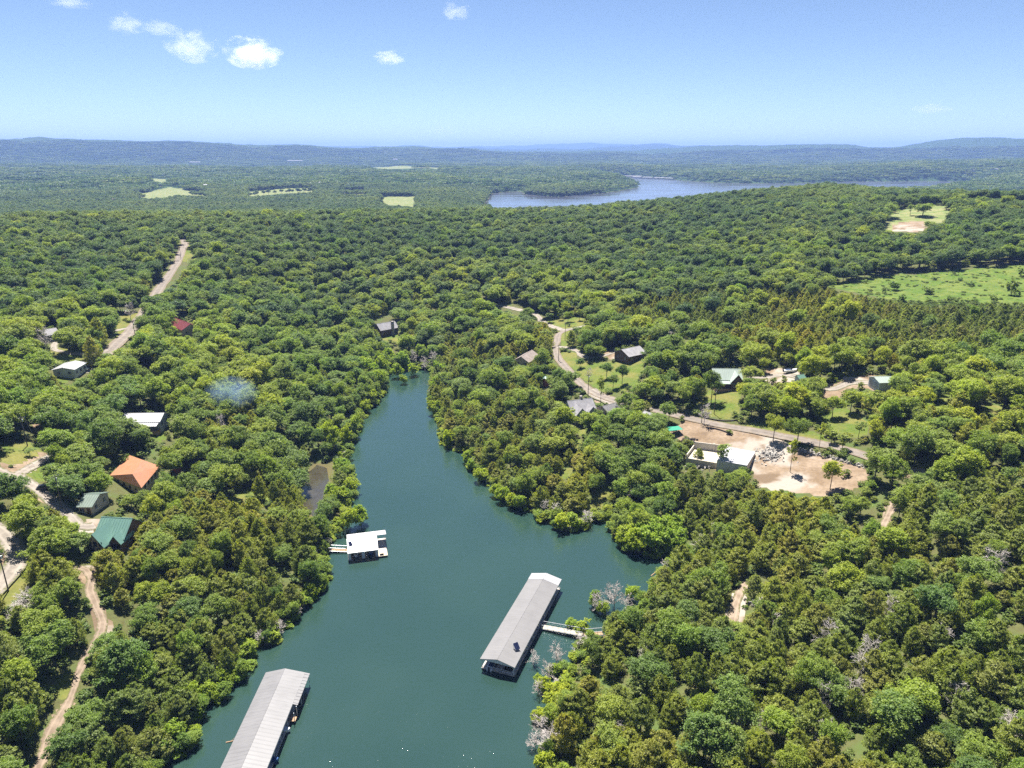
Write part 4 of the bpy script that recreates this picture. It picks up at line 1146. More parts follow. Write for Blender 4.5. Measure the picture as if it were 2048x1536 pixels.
def canopy():
    c = gp(1348, 856, 2.6)
    root = empty('canopy', (c.x, c.y, c.z - 2.6), .25, 'green fabric canopy on posts beside the bare lot', 'canopy')
    FOOT.append((c.x, c.y, 4))
    MB().hexa([(-3, -2, 2.45), (3, -2, 2.45), (3, 2, 2.45), (-3, 2, 2.45)], [(-2.2, -.1, 3.1), (2.2, -.1, 3.1), (2.2, .1, 3.1), (-2.2, .1, 3.1)]).build('cover', 'green_canvas', root)
    for x_ in (-2.8, 2.8):
        for y_ in (-1.8, 1.8):
            MB().tube((x_, y_, -1), (x_, y_, 2.5), .05).build('post', 'steel', root)
canopy()
def tank():
    c = gp(1091, 772)
    root = empty('water_tank', c, 0, 'round red brown tank with green lid in the trees by the lane', 'tank')
    MB().tube((0, 0, -1), (0, 0, 4.2), 1.5, 1.5, 18).build('barrel', 'red_wall', root)
    MB().tube((0, 0, 4.2), (0, 0, 5.0), 1.65, .3, 18).build('lid', 'green_roof', root)
    for z_ in (1.0, 2.4, 3.8):
        MB().tube((0, 0, z_), (0, 0, z_ + .1), 1.54, 1.54, 18).build('hoop', 'dark', root)
tank()
def foundation():
    c = gp(1450, 912)
    zb = c.z - .4
    E = lambda x, y, h: Vector(P(x, y, zb + h)) - Vector((c.x, c.y, zb))
    root = empty('foundation', (c.x, c.y, zb), 0, 'unfinished concrete foundation with pale floor and white slab on the bare lot', 'foundation')
    FOOT.append((c.x, c.y, 13))
    a, b, d, e = E(1450, 892, 3.2), E(1511, 904, 3.2), E(1494, 931, 3.2), E(1434, 920, 3.2)
    dn = lambda p, z: Vector((p.x, p.y, z))
    MB().hexa([dn(p, -2.5) for p in (e, d, b, a)], [dn(p, 2.95) for p in (e, d, b, a)]).build('basement_wall', 'concrete', root)
    gr = lambda p: Vector((p.x * 1.02, p.y * 1.02, 0))
    MB().hexa([dn(p, 2.97) for p in (e, d, b, a)], [dn(p, 3.2) for p in (e, d, b, a)]).build('slab', 'white_sheet', root)
    fl = [E(1388, 897, .5), E(1449, 905, .5), E(1433, 926, .5), E(1374, 916, .5)]
    MB().hexa([dn(p, -2) for p in fl], [dn(p, .5) for p in fl]).build('floor', 'cream', root)
    w1, w2 = fl[0], fl[1]
    def wall(p, q, h, name, t=.3):
        u = (q - p).normalized()
        n = Vector((-u.y, u.x, 0)) * t
        lp = lambda z: [dn(p, z), dn(q, z), dn(q + n, z), dn(p + n, z)]
        MB().hexa(lp(-2), lp(h)).build(name, 'concrete', root)
    m_ = w1 + (w2 - w1) * .62
    wall(w1, m_, 3.3, 'back_wall')
    u = (w2 - w1).normalized()
    wall(m_ + u * .6, w2, 3.3, 'back_wall')
    n = Vector((-u.y, u.x, 0)) * .3
    lp = lambda z: [dn(m_ - n * .7, z), dn(m_ + u * .6 - n * .7, z), dn(m_ + u * .6 + n, z), dn(m_ + n, z)]
    MB().hexa(lp(-2), lp(3.45)).build('pier', 'concrete', root)
    wall(fl[3], fl[0], 1.9, 'side_wall')
foundation()
def stones(name, label, centre, n, spread, size, mat, seed, line=None):
    rng = np.random.default_rng(seed)
    b = MB()
    for i in range(n):
        if line is None:
            r_, a_ = abs(rng.normal()) * .5, rng.uniform(0, 6.28)
            x_, y_ = centre.x + spread[0] * r_ * math.cos(a_), centre.y + spread[1] * r_ * math.sin(a_)
            z_ = float(hz(x_, y_)) + max(0, 1.6 * (1 - r_)) * rng.uniform(.1, .8)
        else:
            t = (i + .5) / n * (len(line) - 1)
            k = min(int(t), len(line) - 2)
            p = line[k] + (line[k + 1] - line[k]) * (t - k)
            x_, y_ = p[0] + rng.normal(scale=spread[0]), p[1] + rng.normal(scale=spread[0])
            z_ = float(hz(x_, y_)) + rng.uniform(0, .5)
        s = size * rng.uniform(.4, 1.5)
        ring = [(math.cos(k * 1.2566) * rng.uniform(.7, 1.1), math.sin(k * 1.2566) * rng.uniform(.7, 1.1)) for k in range(5)]
        sk = rng.normal(scale=.3, size=2) * s
        b.hexa([(x_ + u * s, y_ + v * s, z_ - s * .4) for u, v in ring], [(x_ + u * s * .6 + sk[0], y_ + v * s * .6 + sk[1], z_ + s * rng.uniform(.3, .7)) for u, v in ring])
    return tag(b.build(name, mat), label, kind='stuff')
stones('rubble', 'heap of pale broken concrete and rubble right of the foundation', gp(1541, 910), 260, (7.5, 6.0), .42, 'rubble', 5)
stones('loose_stones', 'loose pale stones strewn in front of the foundation', gp(1404, 934), 110, (9, 5.0), .32, 'rubble', 6)
stones('stone_row', 'row of dumped field stones along the lower edge of the lane', None, 90, (.5, .5), .5, 'rock', 7, [np.array(gp(*q)[:2]) for q in ((1600, 898), (1640, 910), (1680, 920), (1730, 934))])
stones('dark_rocks', 'dark rocks on the bank left of the foundation', gp(1372, 884), 60, (5, 2.2), .6, 'dark', 8)
def edging(px, label):
    ln = smooth_line([gp(*q)[:2] for q in px], 1.0)
    root = empty('lawn_edging', (*ln[0], float(hz(*ln[0]))), 0, label, 'edging')
    tng = np.gradient(ln, axis=0)
    tng /= np.linalg.norm(tng, axis=1)[:, None]
    b = MB()
    n = len(ln)
    for p, t in zip(ln, tng):
        z_ = float(hz(*p)) - root.location.z
        for o, h in ((-.2, -.3), (-.2, .45), (.2, .45), (.2, -.3)):
            b.v.append((p[0] + t[1] * o - ln[0][0], p[1] - t[0] * o - ln[0][1], z_ + h))
    for i in range(n - 1):
        for k in range(4):
            b.f.append((i * 4 + k, i * 4 + (k + 1) % 4, i * 4 + 4 + (k + 1) % 4, i * 4 + 4 + k))
    b.f += [(0, 1, 2, 3), (4 * n - 1, 4 * n - 2, 4 * n - 3, 4 * n - 4)]
    b.build('timber_edge', 'dark', root)
edging([(1388, 829), (1410, 836), (1440, 842), (1466, 842), (1486, 838)], 'dark timber edging round the lodge lawn above the lane')
edging([(1412, 856), (1430, 858), (1450, 864), (1464, 872)], 'dark timber edging on the bare bank behind the foundation')

# ------------------------------------------------------------------ docks
def dock(name, label, c, yaw, L, W, eave, ridge, roof, x_off=0.0, gap=1.0):
    root = empty(name, (c[0], c[1], 0), yaw, label, 'dock')
    x0, x1 = -L / 2, L / 2
    for s in (1, -1):
        ribbed(x0, x1, s * .02, ridge, s * W / 2, eave, .08, .022, gap).build('roof', roof, root)
        MB().box(x0, x1, *sorted((s * (W / 2 - .02), s * (W / 2 - .14))), eave - .42, eave - .1).build('fascia', 'steel', root)
        MB().box(x0 + .2, x1 - .2, *sorted((s * (W / 2 - 1.3), s * (W / 2 - .2))), .28, .5).build('walkway', 'grey_wood', root)
        for i in range(int(L / 2.6)):
            xx = x0 + 1.0 + i * 2.6
            MB().box(xx, xx + 1.9, *sorted((s * (W / 2 - 1.2), s * (W / 2 - .3))), -.35, .24).build('float', 'float', root)
    for i in range(int(L / 4.4) + 1):
        xx = x0 + .35 + i * (L - .7) / int(L / 4.4)
        for s in (1, -1):
            MB().box(xx - .07, xx + .07, s * (W / 2 - .4) - .07, s * (W / 2 - .4) + .07, .3, eave - .2).build('post', 'steel', root)
            MB().tube((xx, s * (W / 2 - .4), eave - .9), (xx, s * (W / 2 - 1.3), eave - .1), .04, .04, 4).build('brace', 'steel', root)
        MB().box(xx - .06, xx + .06, -W / 2 + .3, W / 2 - .3, eave - .35, eave - .2).build('truss', 'steel', root)
    MB().box(x0 + .2, x1 - .2, -.9, .9, .3, .52).build('walkway', 'grey_wood', root)
    for xx, sg in ((x0, 1), (x1, -1)):
        MB().poly([(xx + sg * .1, -W / 2 + .1, eave - .15), (xx + sg * .1, W / 2 - .1, eave - .15), (xx + sg * .1, 0, ridge - .15)]).build('gable_panel', 'steel', root)
        MB().box(*sorted((xx + sg * .25, xx + sg * 1.3)), -W / 2 + 1.3, W / 2 - 1.3, .27, .49).build('walkway', 'grey_wood', root)
        for z_ in (.95, 1.45):
            MB().tube((xx + sg * .25, -W / 2 + .4, z_), (xx + sg * .25, W / 2 - .4, z_), .035, .035, 5).build('rail', 'steel', root)
        for k in range(7):
            y_ = -W / 2 + .4 + k * (W - .8) / 6
            MB().tube((xx + sg * .25, y_, .4), (xx + sg * .25, y_, 1.45), .03, .03, 5).build('rail_post', 'steel', root)
    return root
def gangway(name, label, a, b, w, truss=True):
    a, b = Vector(a), Vector(b)
    d = b - a
    L = math.hypot(d.x, d.y)
    root = empty(name, a, math.atan2(d.y, d.x), label, 'gangway')
    sl = d.z / L
    n = int(L / .6)
    for i in range(n):
        x0_, x1_ = L * i / n + .01, L * (i + 1) / n - .02
        MB().hexa([(x0_, -w / 2, x0_ * sl - .1), (x1_, -w / 2, x1_ * sl - .1), (x1_, w / 2, x1_ * sl - .1), (x0_, w / 2, x0_ * sl - .1)], [(x0_, -w / 2, x0_ * sl), (x1_, -w / 2, x1_ * sl), (x1_, w / 2, x1_ * sl), (x0_, w / 2, x0_ * sl)]).build('plank', 'cream' if truss else 'wood', root)
    for s in (1, -1):
        MB().tube((0, s * (w / 2 + .06), -.15), (L, s * (w / 2 + .06), L * sl - .15), .07, .07, 6).build('beam', 'steel', root)
        MB().tube((.4, s * (w / 2 + .06), 1.05 + .4 * sl), (L, s * (w / 2 + .06), L * sl + 1.05), .06, .06, 6).build('handrail', 'steel', root)
        m = int(L / 1.5)
        for i in range(m + 1):
            x_ = .4 + (L - .4) * i / m
            MB().tube((x_, s * (w / 2 + .06), x_ * sl - .1), (x_, s * (w / 2 + .06), x_ * sl + 1.05), .035, .035, 5).build('upright', 'steel', root)
            if i < m and truss:
                x2_ = .4 + (L - .4) * (i + 1) / m
                MB().tube((x_, s * (w / 2 + .06), x_ * sl - .08), (x2_, s * (w / 2 + .06), x2_ * sl + 1.02), .03, .03, 5).build('diagonal', 'steel', root)
    return root
def solar(root, x, y, z, rz, w=1.3, h=1.7):
    fr = MB()
    c_, s_ = math.cos(rz), math.sin(rz)
    def T(u, v, q):
        vv, qq = v * .8 - q * .6, v * .6 + q * .8
        return (x + u * c_ - vv * s_, y + u * s_ + vv * c_, z + .75 + qq)
    lp = lambda g, q: [T(-w / 2 - g, -h / 2 - g, q), T(w / 2 + g, -h / 2 - g, q), T(w / 2 + g, h / 2 + g, q), T(-w / 2 - g, h / 2 + g, q)]
    p = MB().hexa(lp(0, 0), lp(0, .05)).build('solar_panel', 'solar', root)
    MB().hexa(lp(.05, -.06), lp(.05, -.01)).build('frame', 'steel', p)
    for u in (-w / 2, w / 2):
        MB().tube(T(u, h / 2, -.05), (x + u * c_, y + u * s_, z - .1), .04, .04, 5).build('strut', 'steel', p)
def boat(label, c, yaw, L=6.0, hull='white_paint', cover=False):
    root = empty('boat', c, yaw, label, 'boat', 'boats moored in the docks')
    st = [(-.5, .80, .0), (-.25, .86, .0), (.1, .84, .02), (.32, .62, .08), (.45, .32, .18), (.5, .03, .28)]
    W = L * .36
    b = MB()
    for x_, w_, r_ in st:
        for yy, zz in ((-w_ / 2, .75 + r_), (-w_ / 2 * .72, -.25 + r_ * 2), (w_ / 2 * .72, -.25 + r_ * 2), (w_ / 2, .75 + r_)):
            b.v.append((x_ * L, yy * W, zz))
    for i in range(len(st) - 1):
        for k in range(4):
            b.f.append((i * 4 + k, i * 4 + (k + 1) % 4, i * 4 + 4 + (k + 1) % 4, i * 4 + 4 + k))
    b.f += [(3, 2, 1, 0), tuple(len(b.v) - 4 + k for k in range(4))]
    b.build('hull', hull, root)
    MB().hexa([(-.36 * L, -.3 * W, .76), (.05 * L, -.3 * W, .78), (.05 * L, .3 * W, .78), (-.36 * L, .3 * W, .76)], [(-.34 * L, -.28 * W, .95), (.03 * L, -.28 * W, .95), (.03 * L, .28 * W, .95), (-.34 * L, .28 * W, .95)]).build('seats', 'canvas', root)
    MB().hexa([(.05 * L, -.36 * W, .8), (.12 * L, -.3 * W, .82), (.12 * L, .3 * W, .82), (.05 * L, .36 * W, .8)], [(.02 * L, -.33 * W, 1.35), (.05 * L, -.28 * W, 1.38), (.05 * L, .28 * W, 1.38), (.02 * L, .33 * W, 1.35)]).build('windscreen', 'glass', root)
    MB().hexa([(-.56 * L, -.2, .1), (-.5 * L, -.2, .1), (-.5 * L, .2, .1), (-.56 * L, .2, .1)], [(-.57 * L, -.22, 1.15), (-.5 * L, -.2, 1.2), (-.5 * L, .2, 1.2), (-.57 * L, .22, 1.15)]).build('motor', 'black_paint', root)
    return root
# middle dock
mA, mB_, mC = (Vector(P(*q, 3.2)) for q in ((959.5, 1318), (1030, 1335), (1123, 1159)))
myaw = math.atan2((mC - mB_).y, (mC - mB_).x)
mL = (mC - mB_).length
mc = (mA + mC) / 2
dk = dock('boat_dock', 'long covered dock with grey ridged roof and solar panel in mid cove', mc, myaw, mL, 9.0, 3.2, 4.25, 'grey_roof')
for s in (1, -1):
    ribbed(mL / 2 - 3.2, mL / 2 + .1, s * .02, 4.27 + .05, s * 4.55, 3.2 + .05, .04, .05, .8).build('end_sheet', 'new_roof', dk, 'bright new roof sheet at the far end')
loc = lambda root, p: root.matrix_basis.inverted() @ Vector(p)
sp_ = loc(dk, P(1033, 1296, 3.9))
solar(dk, sp_.x, sp_.y, 3.75, -myaw + .5)
def on(root, x, y, z=0):
    m = Matrix.Rotation(root.rotation_euler.z, 3, 'Z')
    return Vector(root.location) + m @ Vector((x, y, z))
for i, (x_, y_, h_, lb) in enumerate([(-13, -2.6, 'white_paint', 'white boat under the near end of the grey roofed dock'), (-2, -2.6, 'blue_paint', 'blue boat in a middle slip of the grey roofed dock'), (10, -2.6, 'white_paint', 'white boat under the far end of the grey roofed dock'), (-16.5, 2.2, 'white_paint', 'white boat in the front left slip of the grey roofed dock')]):
    boat(lb, on(dk, x_, y_, .05), myaw + (0 if y_ > 0 else 0), 5.6, h_)
ga = on(dk, loc(dk, P(1082, 1252, .6)).x, -4.55, .55)
gb = Vector(P(1166, 1268, 1.2))
gangway('gangway', 'white truss gangway from the grey roofed dock to the right bank', ga, (gb.x, gb.y, 1.3), 1.6)
gc = gp(1205, 1272)
gangway('walkway', 'pale plank walkway joining the truss gangway to the bank', (gb.x + .2, gb.y - .1, 1.2), (gc.x, gc.y, max(1.0, gc.z + .6)), 1.3, False)
# long dock at lower left
bd = dock('boat_dock', 'long covered dock with bright white ribbed roof at lower left', (-53.55, 108.3), R(90), 57.4, 9.3, 3.2, 4.35, 'white_roof')
sx = 57.4 / 2
ny = P(597, 1408, 3.2)[1] - 108.3
ribbed(ny, sx, -4.66, 3.19, -5.75, 2.9, .08, .06, 1.0).build('lean_to_roof', 'white_roof', bd)
MB().box(ny - 2.4, ny - .1, -5.7, -4.2, .55, .7).build('side_deck', 'wood', bd, 'brown plank deck at the notch in the roof')
for x_ in (ny - 2.3, ny - .3, ny + 3, sx - .4):
    MB().box(x_ - .06, x_ + .06, -5.6, -5.48, .3, 2.85).build('lean_to_post', 'steel', bd)
for x_, h_, lb in ((-2, 'white_paint', 'white boat in a slip on the right side of the white roofed dock'), (6, 'blue_paint', 'blue boat in a slip near the notch of the white roofed dock'), (14, 'white_paint', 'white boat in a slip nearest the notch of the white roofed dock')):
    boat(lb, on(bd, x_, -2.8, .05), R(0), 5.0, h_)
# boathouse
pA, pB, pC, pE = (Vector(P(*q, 3.0)) for q in ((694, 1071), (770.5, 1062), (696, 1106.8), (756.4, 1099)))
hx = (pE - pC).normalized()
hyaw = math.atan2(hx.y, hx.x)
hL, hW = (pE - pC).length, 11.0
hc = (pA + pE) / 2
hc = (pC + pE) / 2 + Vector((-hx.y, hx.x, 0)) * hW / 2
bt = empty('boathouse', (hc.x, hc.y, 0), hyaw, 'two slip boathouse with bright white roof and side deck off the left bank', 'boathouse')
ex = (pB - pA).length - hL
ry = .8
ribbed(-hL / 2 - .1, hL / 2, ry - .02, 4.4, -hW / 2, 3.0, .08, .05, .9).build('roof', 'boat_roof', bt)
ribbed(-hL / 2 - .1, hL / 2 + ex, ry + .02, 4.4, hW / 2, 3.3, .08, .05, .9).build('roof', 'boat_roof', bt)
for x_ in (-hL / 2 + .4, 0, hL / 2 - .4):
    MB().box(x_ - .4, x_ + .4, -hW / 2 + .5, -hW / 2 + .8, .3, 3.0).build('pillar', 'white_wall', bt)
    MB().box(x_ - .5, x_ + .5, -hW / 2 + .4, hW / 2 - .3, .15, .42).build('finger_pier', 'grey_wood', bt)
    for k in range(3):
        MB().box(x_ - .45, x_ + .45, -hW / 2 + .6 + k * 3.4, -hW / 2 + 3.2 + k * 3.4, -.4, .12).build('float', 'float', bt)
    for y_ in (0, hW / 2 - .5):
        MB().box(x_ - .08, x_ + .08, y_ - .08, y_ + .08, .42, 3.2 if y_ else 4.1).build('post', 'steel', bt)
MB().box(-hL / 2, hL / 2, -hW / 2 + .3, -hW / 2 + .42, 2.55, 2.98).build('fascia', 'steel', bt)
MB().box(-hL / 2, hL / 2 + ex, hW / 2 - 2.4, hW / 2 - .31, .44, .6).build('rear_walkway', 'grey_wood', bt)
MB().box(-hL / 2 + .1, -hL / 2 + .2, -hW / 2 + 1, hW / 2 - .4, .62, 3.0).build('side_wall', 'white_wall', bt)
MB().box(hL / 2 + .02, hL / 2 + ex - .2, -hW / 2 - .1, -hW / 2 + 3.6, .4, .62).build('swim_deck', 'cream', bt)
MB().box(hL / 2 + .05, hL / 2 + ex - .3, -hW / 2 + 3.7, hW / 2 - 2.5, .38, .58).build('side_deck', 'grey_wood', bt)
MB().box(hL / 2 + .4, hL / 2 + 1.6, -hW / 2 + .3, -hW / 2 + .6, .62, 1.1).build('bench', 'dark', bt)
for x_, y_ in ((hL / 2 + ex - .3, hW / 2 - .4), (hL / 2 + ex - .3, hW / 2 - 2.2)):
    MB().box(x_ - .06, x_ + .06, y_ - .06, y_ + .06, .6, 3.35).build('post', 'steel', bt)
sp_ = loc(bt, P(701, 1091, 3.6))
solar(bt, sp_.x, sp_.y, 3.55, .4, 1.0, 1.3)
boat('pontoon boat in the left slip of the white boathouse', on(bt, -hL / 4, -.6, .05), hyaw - R(90), 7.0, 'white_paint')
boat('blue boat in the right slip of the white boathouse', on(bt, hL / 4, -.6, .05), hyaw - R(90), 6.6, 'blue_paint')
g1 = on(bt, -hL / 2 - .1, .6, .55)
g2 = P(655, 1099, .8)
gangway('gangway', 'short wooden gangway from the white boathouse to the left bank', g1, (g2[0], g2[1], .9), 1.5, False)
# far marina on the lake
for i, (x0_, x1_, y_) in enumerate([(1228, 1284, 353.2), (1268, 1284, 355.2), (1287, 1306, 355.8), (1310, 1330, 356.6), (1331, 1348, 357.6)]):
    a, b = Vector(P(x0_, y_, 2)), Vector(P(x1_, y_ + .6, 2))
    d = b - a
    L = d.length
    root = empty('marina_dock', ((a.x + b.x) / 2, (a.y + b.y) / 2, 0), math.atan2(d.y, d.x), ['long pale roofed marina dock at the far left of the marina', 'short marina dock in front of the longest one', 'second short roofed dock of the far marina', 'third short roofed dock of the far marina', 'last roofed dock at the right end of the far marina'][i], 'dock', 'docks of the far marina')
    for s in (1, -1):
        MB().hexa([(-L / 2, 0, 7.4), (L / 2, 0, 7.4), (L / 2, s * 14, 5.2), (-L / 2, s * 14, 5.2)], [(-L / 2, 0, 7.9), (L / 2, 0, 7.9), (L / 2, s * 14, 5.7), (-L / 2, s * 14, 5.7)]).build('roof', 'white_roof', root)
    MB().box(-L / 2, L / 2, -13.5, 13.5, .3, .9).build('deck', 'grey_wood', root)
    for k in range(6):
        for s in (1, -1):
            MB().box(-L / 2 + (k + .3) * L / 6, -L / 2 + (k + .3) * L / 6 + .6, s * 13 - .3, s * 13 + .3, .9, 5.3).build('post', 'steel', root)
# drift logs
def log(label, px0, px1, r):
    a, b = Vector(P(*px0, .05)), Vector(P(*px1, .12))
    root = empty('drift_log', a, 0, label, 'log')
    d = b - a
    MB().tube((0, 0, 0), d * .55, r, r * .8, 7).build('trunk', 'wood', root)
    MB().tube(d * .55, d, r * .8, r * .35, 7).build('tip', 'wood', root)
    MB().tube(d * .5, d * .62 + Vector((.5, .6, .35)), r * .4, r * .15, 5).build('branch_stub', 'wood', root)
log('brown log floating by the left edge of the white roofed dock', (452, 1485), (470, 1481), .16)
log('long leaning log over the water at the lower left bank', (448, 1334), (508, 1326), .18)
log('pale log lying in the water below the right inlet', (1302, 1152), (1344, 1118), .16)

# ------------------------------------------------------------------ vehicles, poles, wires
def car(label, px, py, yaw, paint, pickup=False):
    c = gp(px, py)
    root = empty('parked_car', (c.x, c.y, c.z + .1), yaw, label, 'car', 'parked cars')
    pr = [(-2.3, .45), (-2.32, .85), (-2.1, .98), (-.6, 1.0), (.9, .98), (1.9, .86), (2.25, .7), (2.3, .42)]
    w = .92
    MB().hexa([(x_, -w, z_) for x_, z_ in pr], [(x_, w, z_) for x_, z_ in pr]).build('body', paint, root)
    x0_, x1_ = (-.5, .95) if pickup else (-1.9, .95)
    MB().hexa([(x0_, -.86, .99), (x1_ + .45, -.86, .97), (x1_ + .45, .86, .97), (x0_, .86, .99)], [(x0_ + .25, -.7, 1.55), (x1_ - .35, -.7, 1.55), (x1_ - .35, .7, 1.55), (x0_ + .25, .7, 1.55)]).build('windows', 'glass', root)
    MB().hexa([(x0_ + .2, -.72, 1.53), (x1_ - .3, -.72, 1.53), (x1_ - .3, .72, 1.53), (x0_ + .2, .72, 1.53)], [(x0_ + .3, -.66, 1.6), (x1_ - .4, -.66, 1.6), (x1_ - .4, .66, 1.6), (x0_ + .3, .66, 1.6)]).build('roof', paint, root)
    for x_ in (-1.4, 1.4):
        for s in (-1, 1):
            wh = MB().tube((x_, s * .72, .34), (x_, s * .95, .34), .34, .34, 14).build('wheel', 'tyre', root)
            MB().tube((x_, s * .94, .34), (x_, s * .97, .34), .2, .2, 10).build('rim', 'steel', wh)
    for s in (-1, 1):
        MB().box(2.2, 2.31, s * .65 - .18, s * .65 + .18, .58, .72).build('headlight', 'white_paint', root)
car('white pickup parked beside the white metal shed', 166, 741, .15, 'white_paint', True)
car('dark blue car parked behind the white pickup', 183, 731, .1, 'blue_paint')
car('dark car parked on the gravel drive at the left edge', 91, 979, .4, 'black_paint')
car('dark car parked on the pale drive by the grey house', 126, 684, 1.0, 'black_paint')
q = gp(1580, 745)
tb = boat('white boat on a trailer in the gravel yard behind the lodge', (q.x, q.y, q.z + .6), .2, 6.5)
for x_ in (-1.2, -.2):
    for s in (-1, 1):
        MB().tube((x_, s * .8, -.3), (x_, s * 1.0, -.3), .3, .3, 12).build('trailer_wheel', 'tyre', tb)
MB().box(-2.6, 3.6, -.08, .08, -.34, -.24).build('trailer_beam', 'steel', tb)
q = gp(1472, 946)
kay = empty('kayak', (q.x, q.y, q.z + .3), .05, 'orange kayak lying in front of the foundation', 'kayak')
b = MB()
for x_, w_ in ((-2, .03), (-1.3, .3), (0, .4), (1.3, .3), (2, .03)):
    b.v += [(x_, -w_, .25), (x_, 0, -.05), (x_, w_, .25), (x_, 0, .38)]
b.f = [(i * 4 + k, i * 4 + (k + 1) % 4, i * 4 + 4 + (k + 1) % 4, i * 4 + 4 + k) for i in range(4) for k in range(4)] + [(3, 2, 1, 0), (16, 17, 18, 19)]
b.build('hull', 'orange_plastic', kay)
MB().tube((-.1, 0, .36), (-.1, 0, .42), .26, .28, 12).build('cockpit_rim', 'black_paint', kay)

POLES = []
def pole(label, px, py, h, arm=0.3, group='utility poles'):
    c = gp(px, py)
    root = empty('utility_pole', c, arm, label, 'pole', group)
    MB().tube((0, 0, -1), (0, 0, h), .17, .11, 8).build('shaft', 'pole', root)
    MB().box(-1.1, 1.1, -.06, .06, h - .7, h - .55).build('crossarm', 'pole', root)
    for x_ in (-1, -.4, .4, 1):
        MB().tube((x_, 0, h - .55), (x_, 0, h - .3), .05, .03, 6).build('insulator', 'white_paint', root)
    MB().tube((.22, .15, h - 2.0), (.22, .15, h - 1.2), .22, .22, 10).build('transformer', 'steel', root)
    POLES.append((c, h))
    return root
pole('leaning wooden pole beside the gravel road at the left edge', 17, 1182, 11, .2)
pole('utility pole on the patchy lawn at the left edge', 55, 892, 11, .6)
pole('utility pole beside the gravel drive above the green garage', 124, 1016, 11, 1.0)
pole('utility pole beside the left road by the small lawns', 271, 676, 9, .4)
pole('utility pole at the top of the left road', 362, 517, 9, .4)
pole('utility pole on the grass where the right lane bends', 1130, 681, 11, .5)
pole('pale utility pole on the round lawn below the lodge', 1428, 828, 11, .5)
pole('utility pole in front of the forecourt of the big grey house', 1176, 794, 11, .2)
pole('utility pole beside the lane at the lawn corner', 1117, 722, 9, .2)
pole('thin pole beside the lane above the foundation', 1403, 846, 6, .2)
def wire(label, a, b, sag, r=.025):
    root = empty('power_line', a, 0, label, 'power line', 'overhead wires')
    n = 12
    p = [(b - a) * (i / n) + Vector((0, 0, -sag * 4 * (i / n) * (1 - i / n))) for i in range(n + 1)]
    V, Q = tubes([(tuple(p[i]), tuple(p[i + 1]), r, r) for i in range(n)], 3)
    o = bpy.data.objects.new('cable', np_mesh('cable', V, Q, ['black_paint']))
    C.objects.link(o)
    o.parent = root
top = lambda i, dx=0: POLES[i][0] + Vector((dx, 0, POLES[i][1] - .3))
for dx, nm in ((-1, 'upper'), (1, 'lower')):
    wire('%s wire from the patchy lawn pole out past the left edge' % nm, top(1, dx), top(1, dx) + Vector((-60, -28, -1)), 1.2)
    wire('%s wire between the patchy lawn pole and the pole above the green garage' % nm, top(1, dx), top(2, dx), 1.0)
wire('wire crossing from the lawn pole below the lodge to the lane', top(6), top(9), .6)
wire('guy wire slanting down from the pole above the green garage', top(2), Vector(gp(146, 1014)), .1)
# far farm buildings
for i, (px, py, w_, lab) in enumerate([(645, 373, 26, 'white farmhouse at the edge of the far hay field'), (412, 378, 14, 'small pale house left of the far hay field'), (230, 410, 12, 'tan roofed house in the far woods at left'), (590, 325, 60, 'pale buildings on the far slope, the widest'), (390, 328, 40, 'white shed on the far left slope'),
                                       (790, 322, 20, 'white house on the far middle slope'), (1440, 352, 18, 'pale house on the far lake shore'), (1990, 345, 40, 'pale house in the far woods at right'), (1945, 346, 22, 'small white house in the far woods at right'), (1470, 354, 14, 'tiny house behind the far lake shore')]):
    q = gp(px, py)
    d = math.hypot(q.x, q.y)
    L = w_ / FPX * d * .42
    H = max(4, min(8, L * .22))
    root = empty('farm_building', q, .1 * i, lab, 'house', 'far farm buildings')
    lp = [(-L / 2, -L * .3, -3), (-L / 2, L * .3, -3), (-L / 2, L * .3, H * .55 + 9), (-L / 2, 0, H + 9), (-L / 2, -L * .3, H * .55 + 9)]
    MB().hexa(lp, [(L / 2, y_, z_) for x_, y_, z_ in lp]).build('wall', 'white_wall', root)
    for s in (1, -1):
        e = (s * L * .33, H * .52 + 9.1)
        MB().hexa([(-L * .53, 0, H + 9.1), (L * .53, 0, H + 9.1), (L * .53, *e), (-L * .53, *e)], [(-L * .53, 0, H + 9.6), (L * .53, 0, H + 9.6), (L * .53, e[0], e[1] + .5), (-L * .53, e[0], e[1] + .5)]).build('roof', 'brown_shingle' if i == 2 else 'white_roof', root)
    for k in (-.3, 0, .3):
        MB().box(k * L - L * .05, k * L + L * .05, -L * .305, -L * .3, H * .2 + 8, H * .42 + 8).build('window', 'glass', root)
# ------------------------------------------------------------------ plant the woods
plant(52, 860, 4.7, R(57))

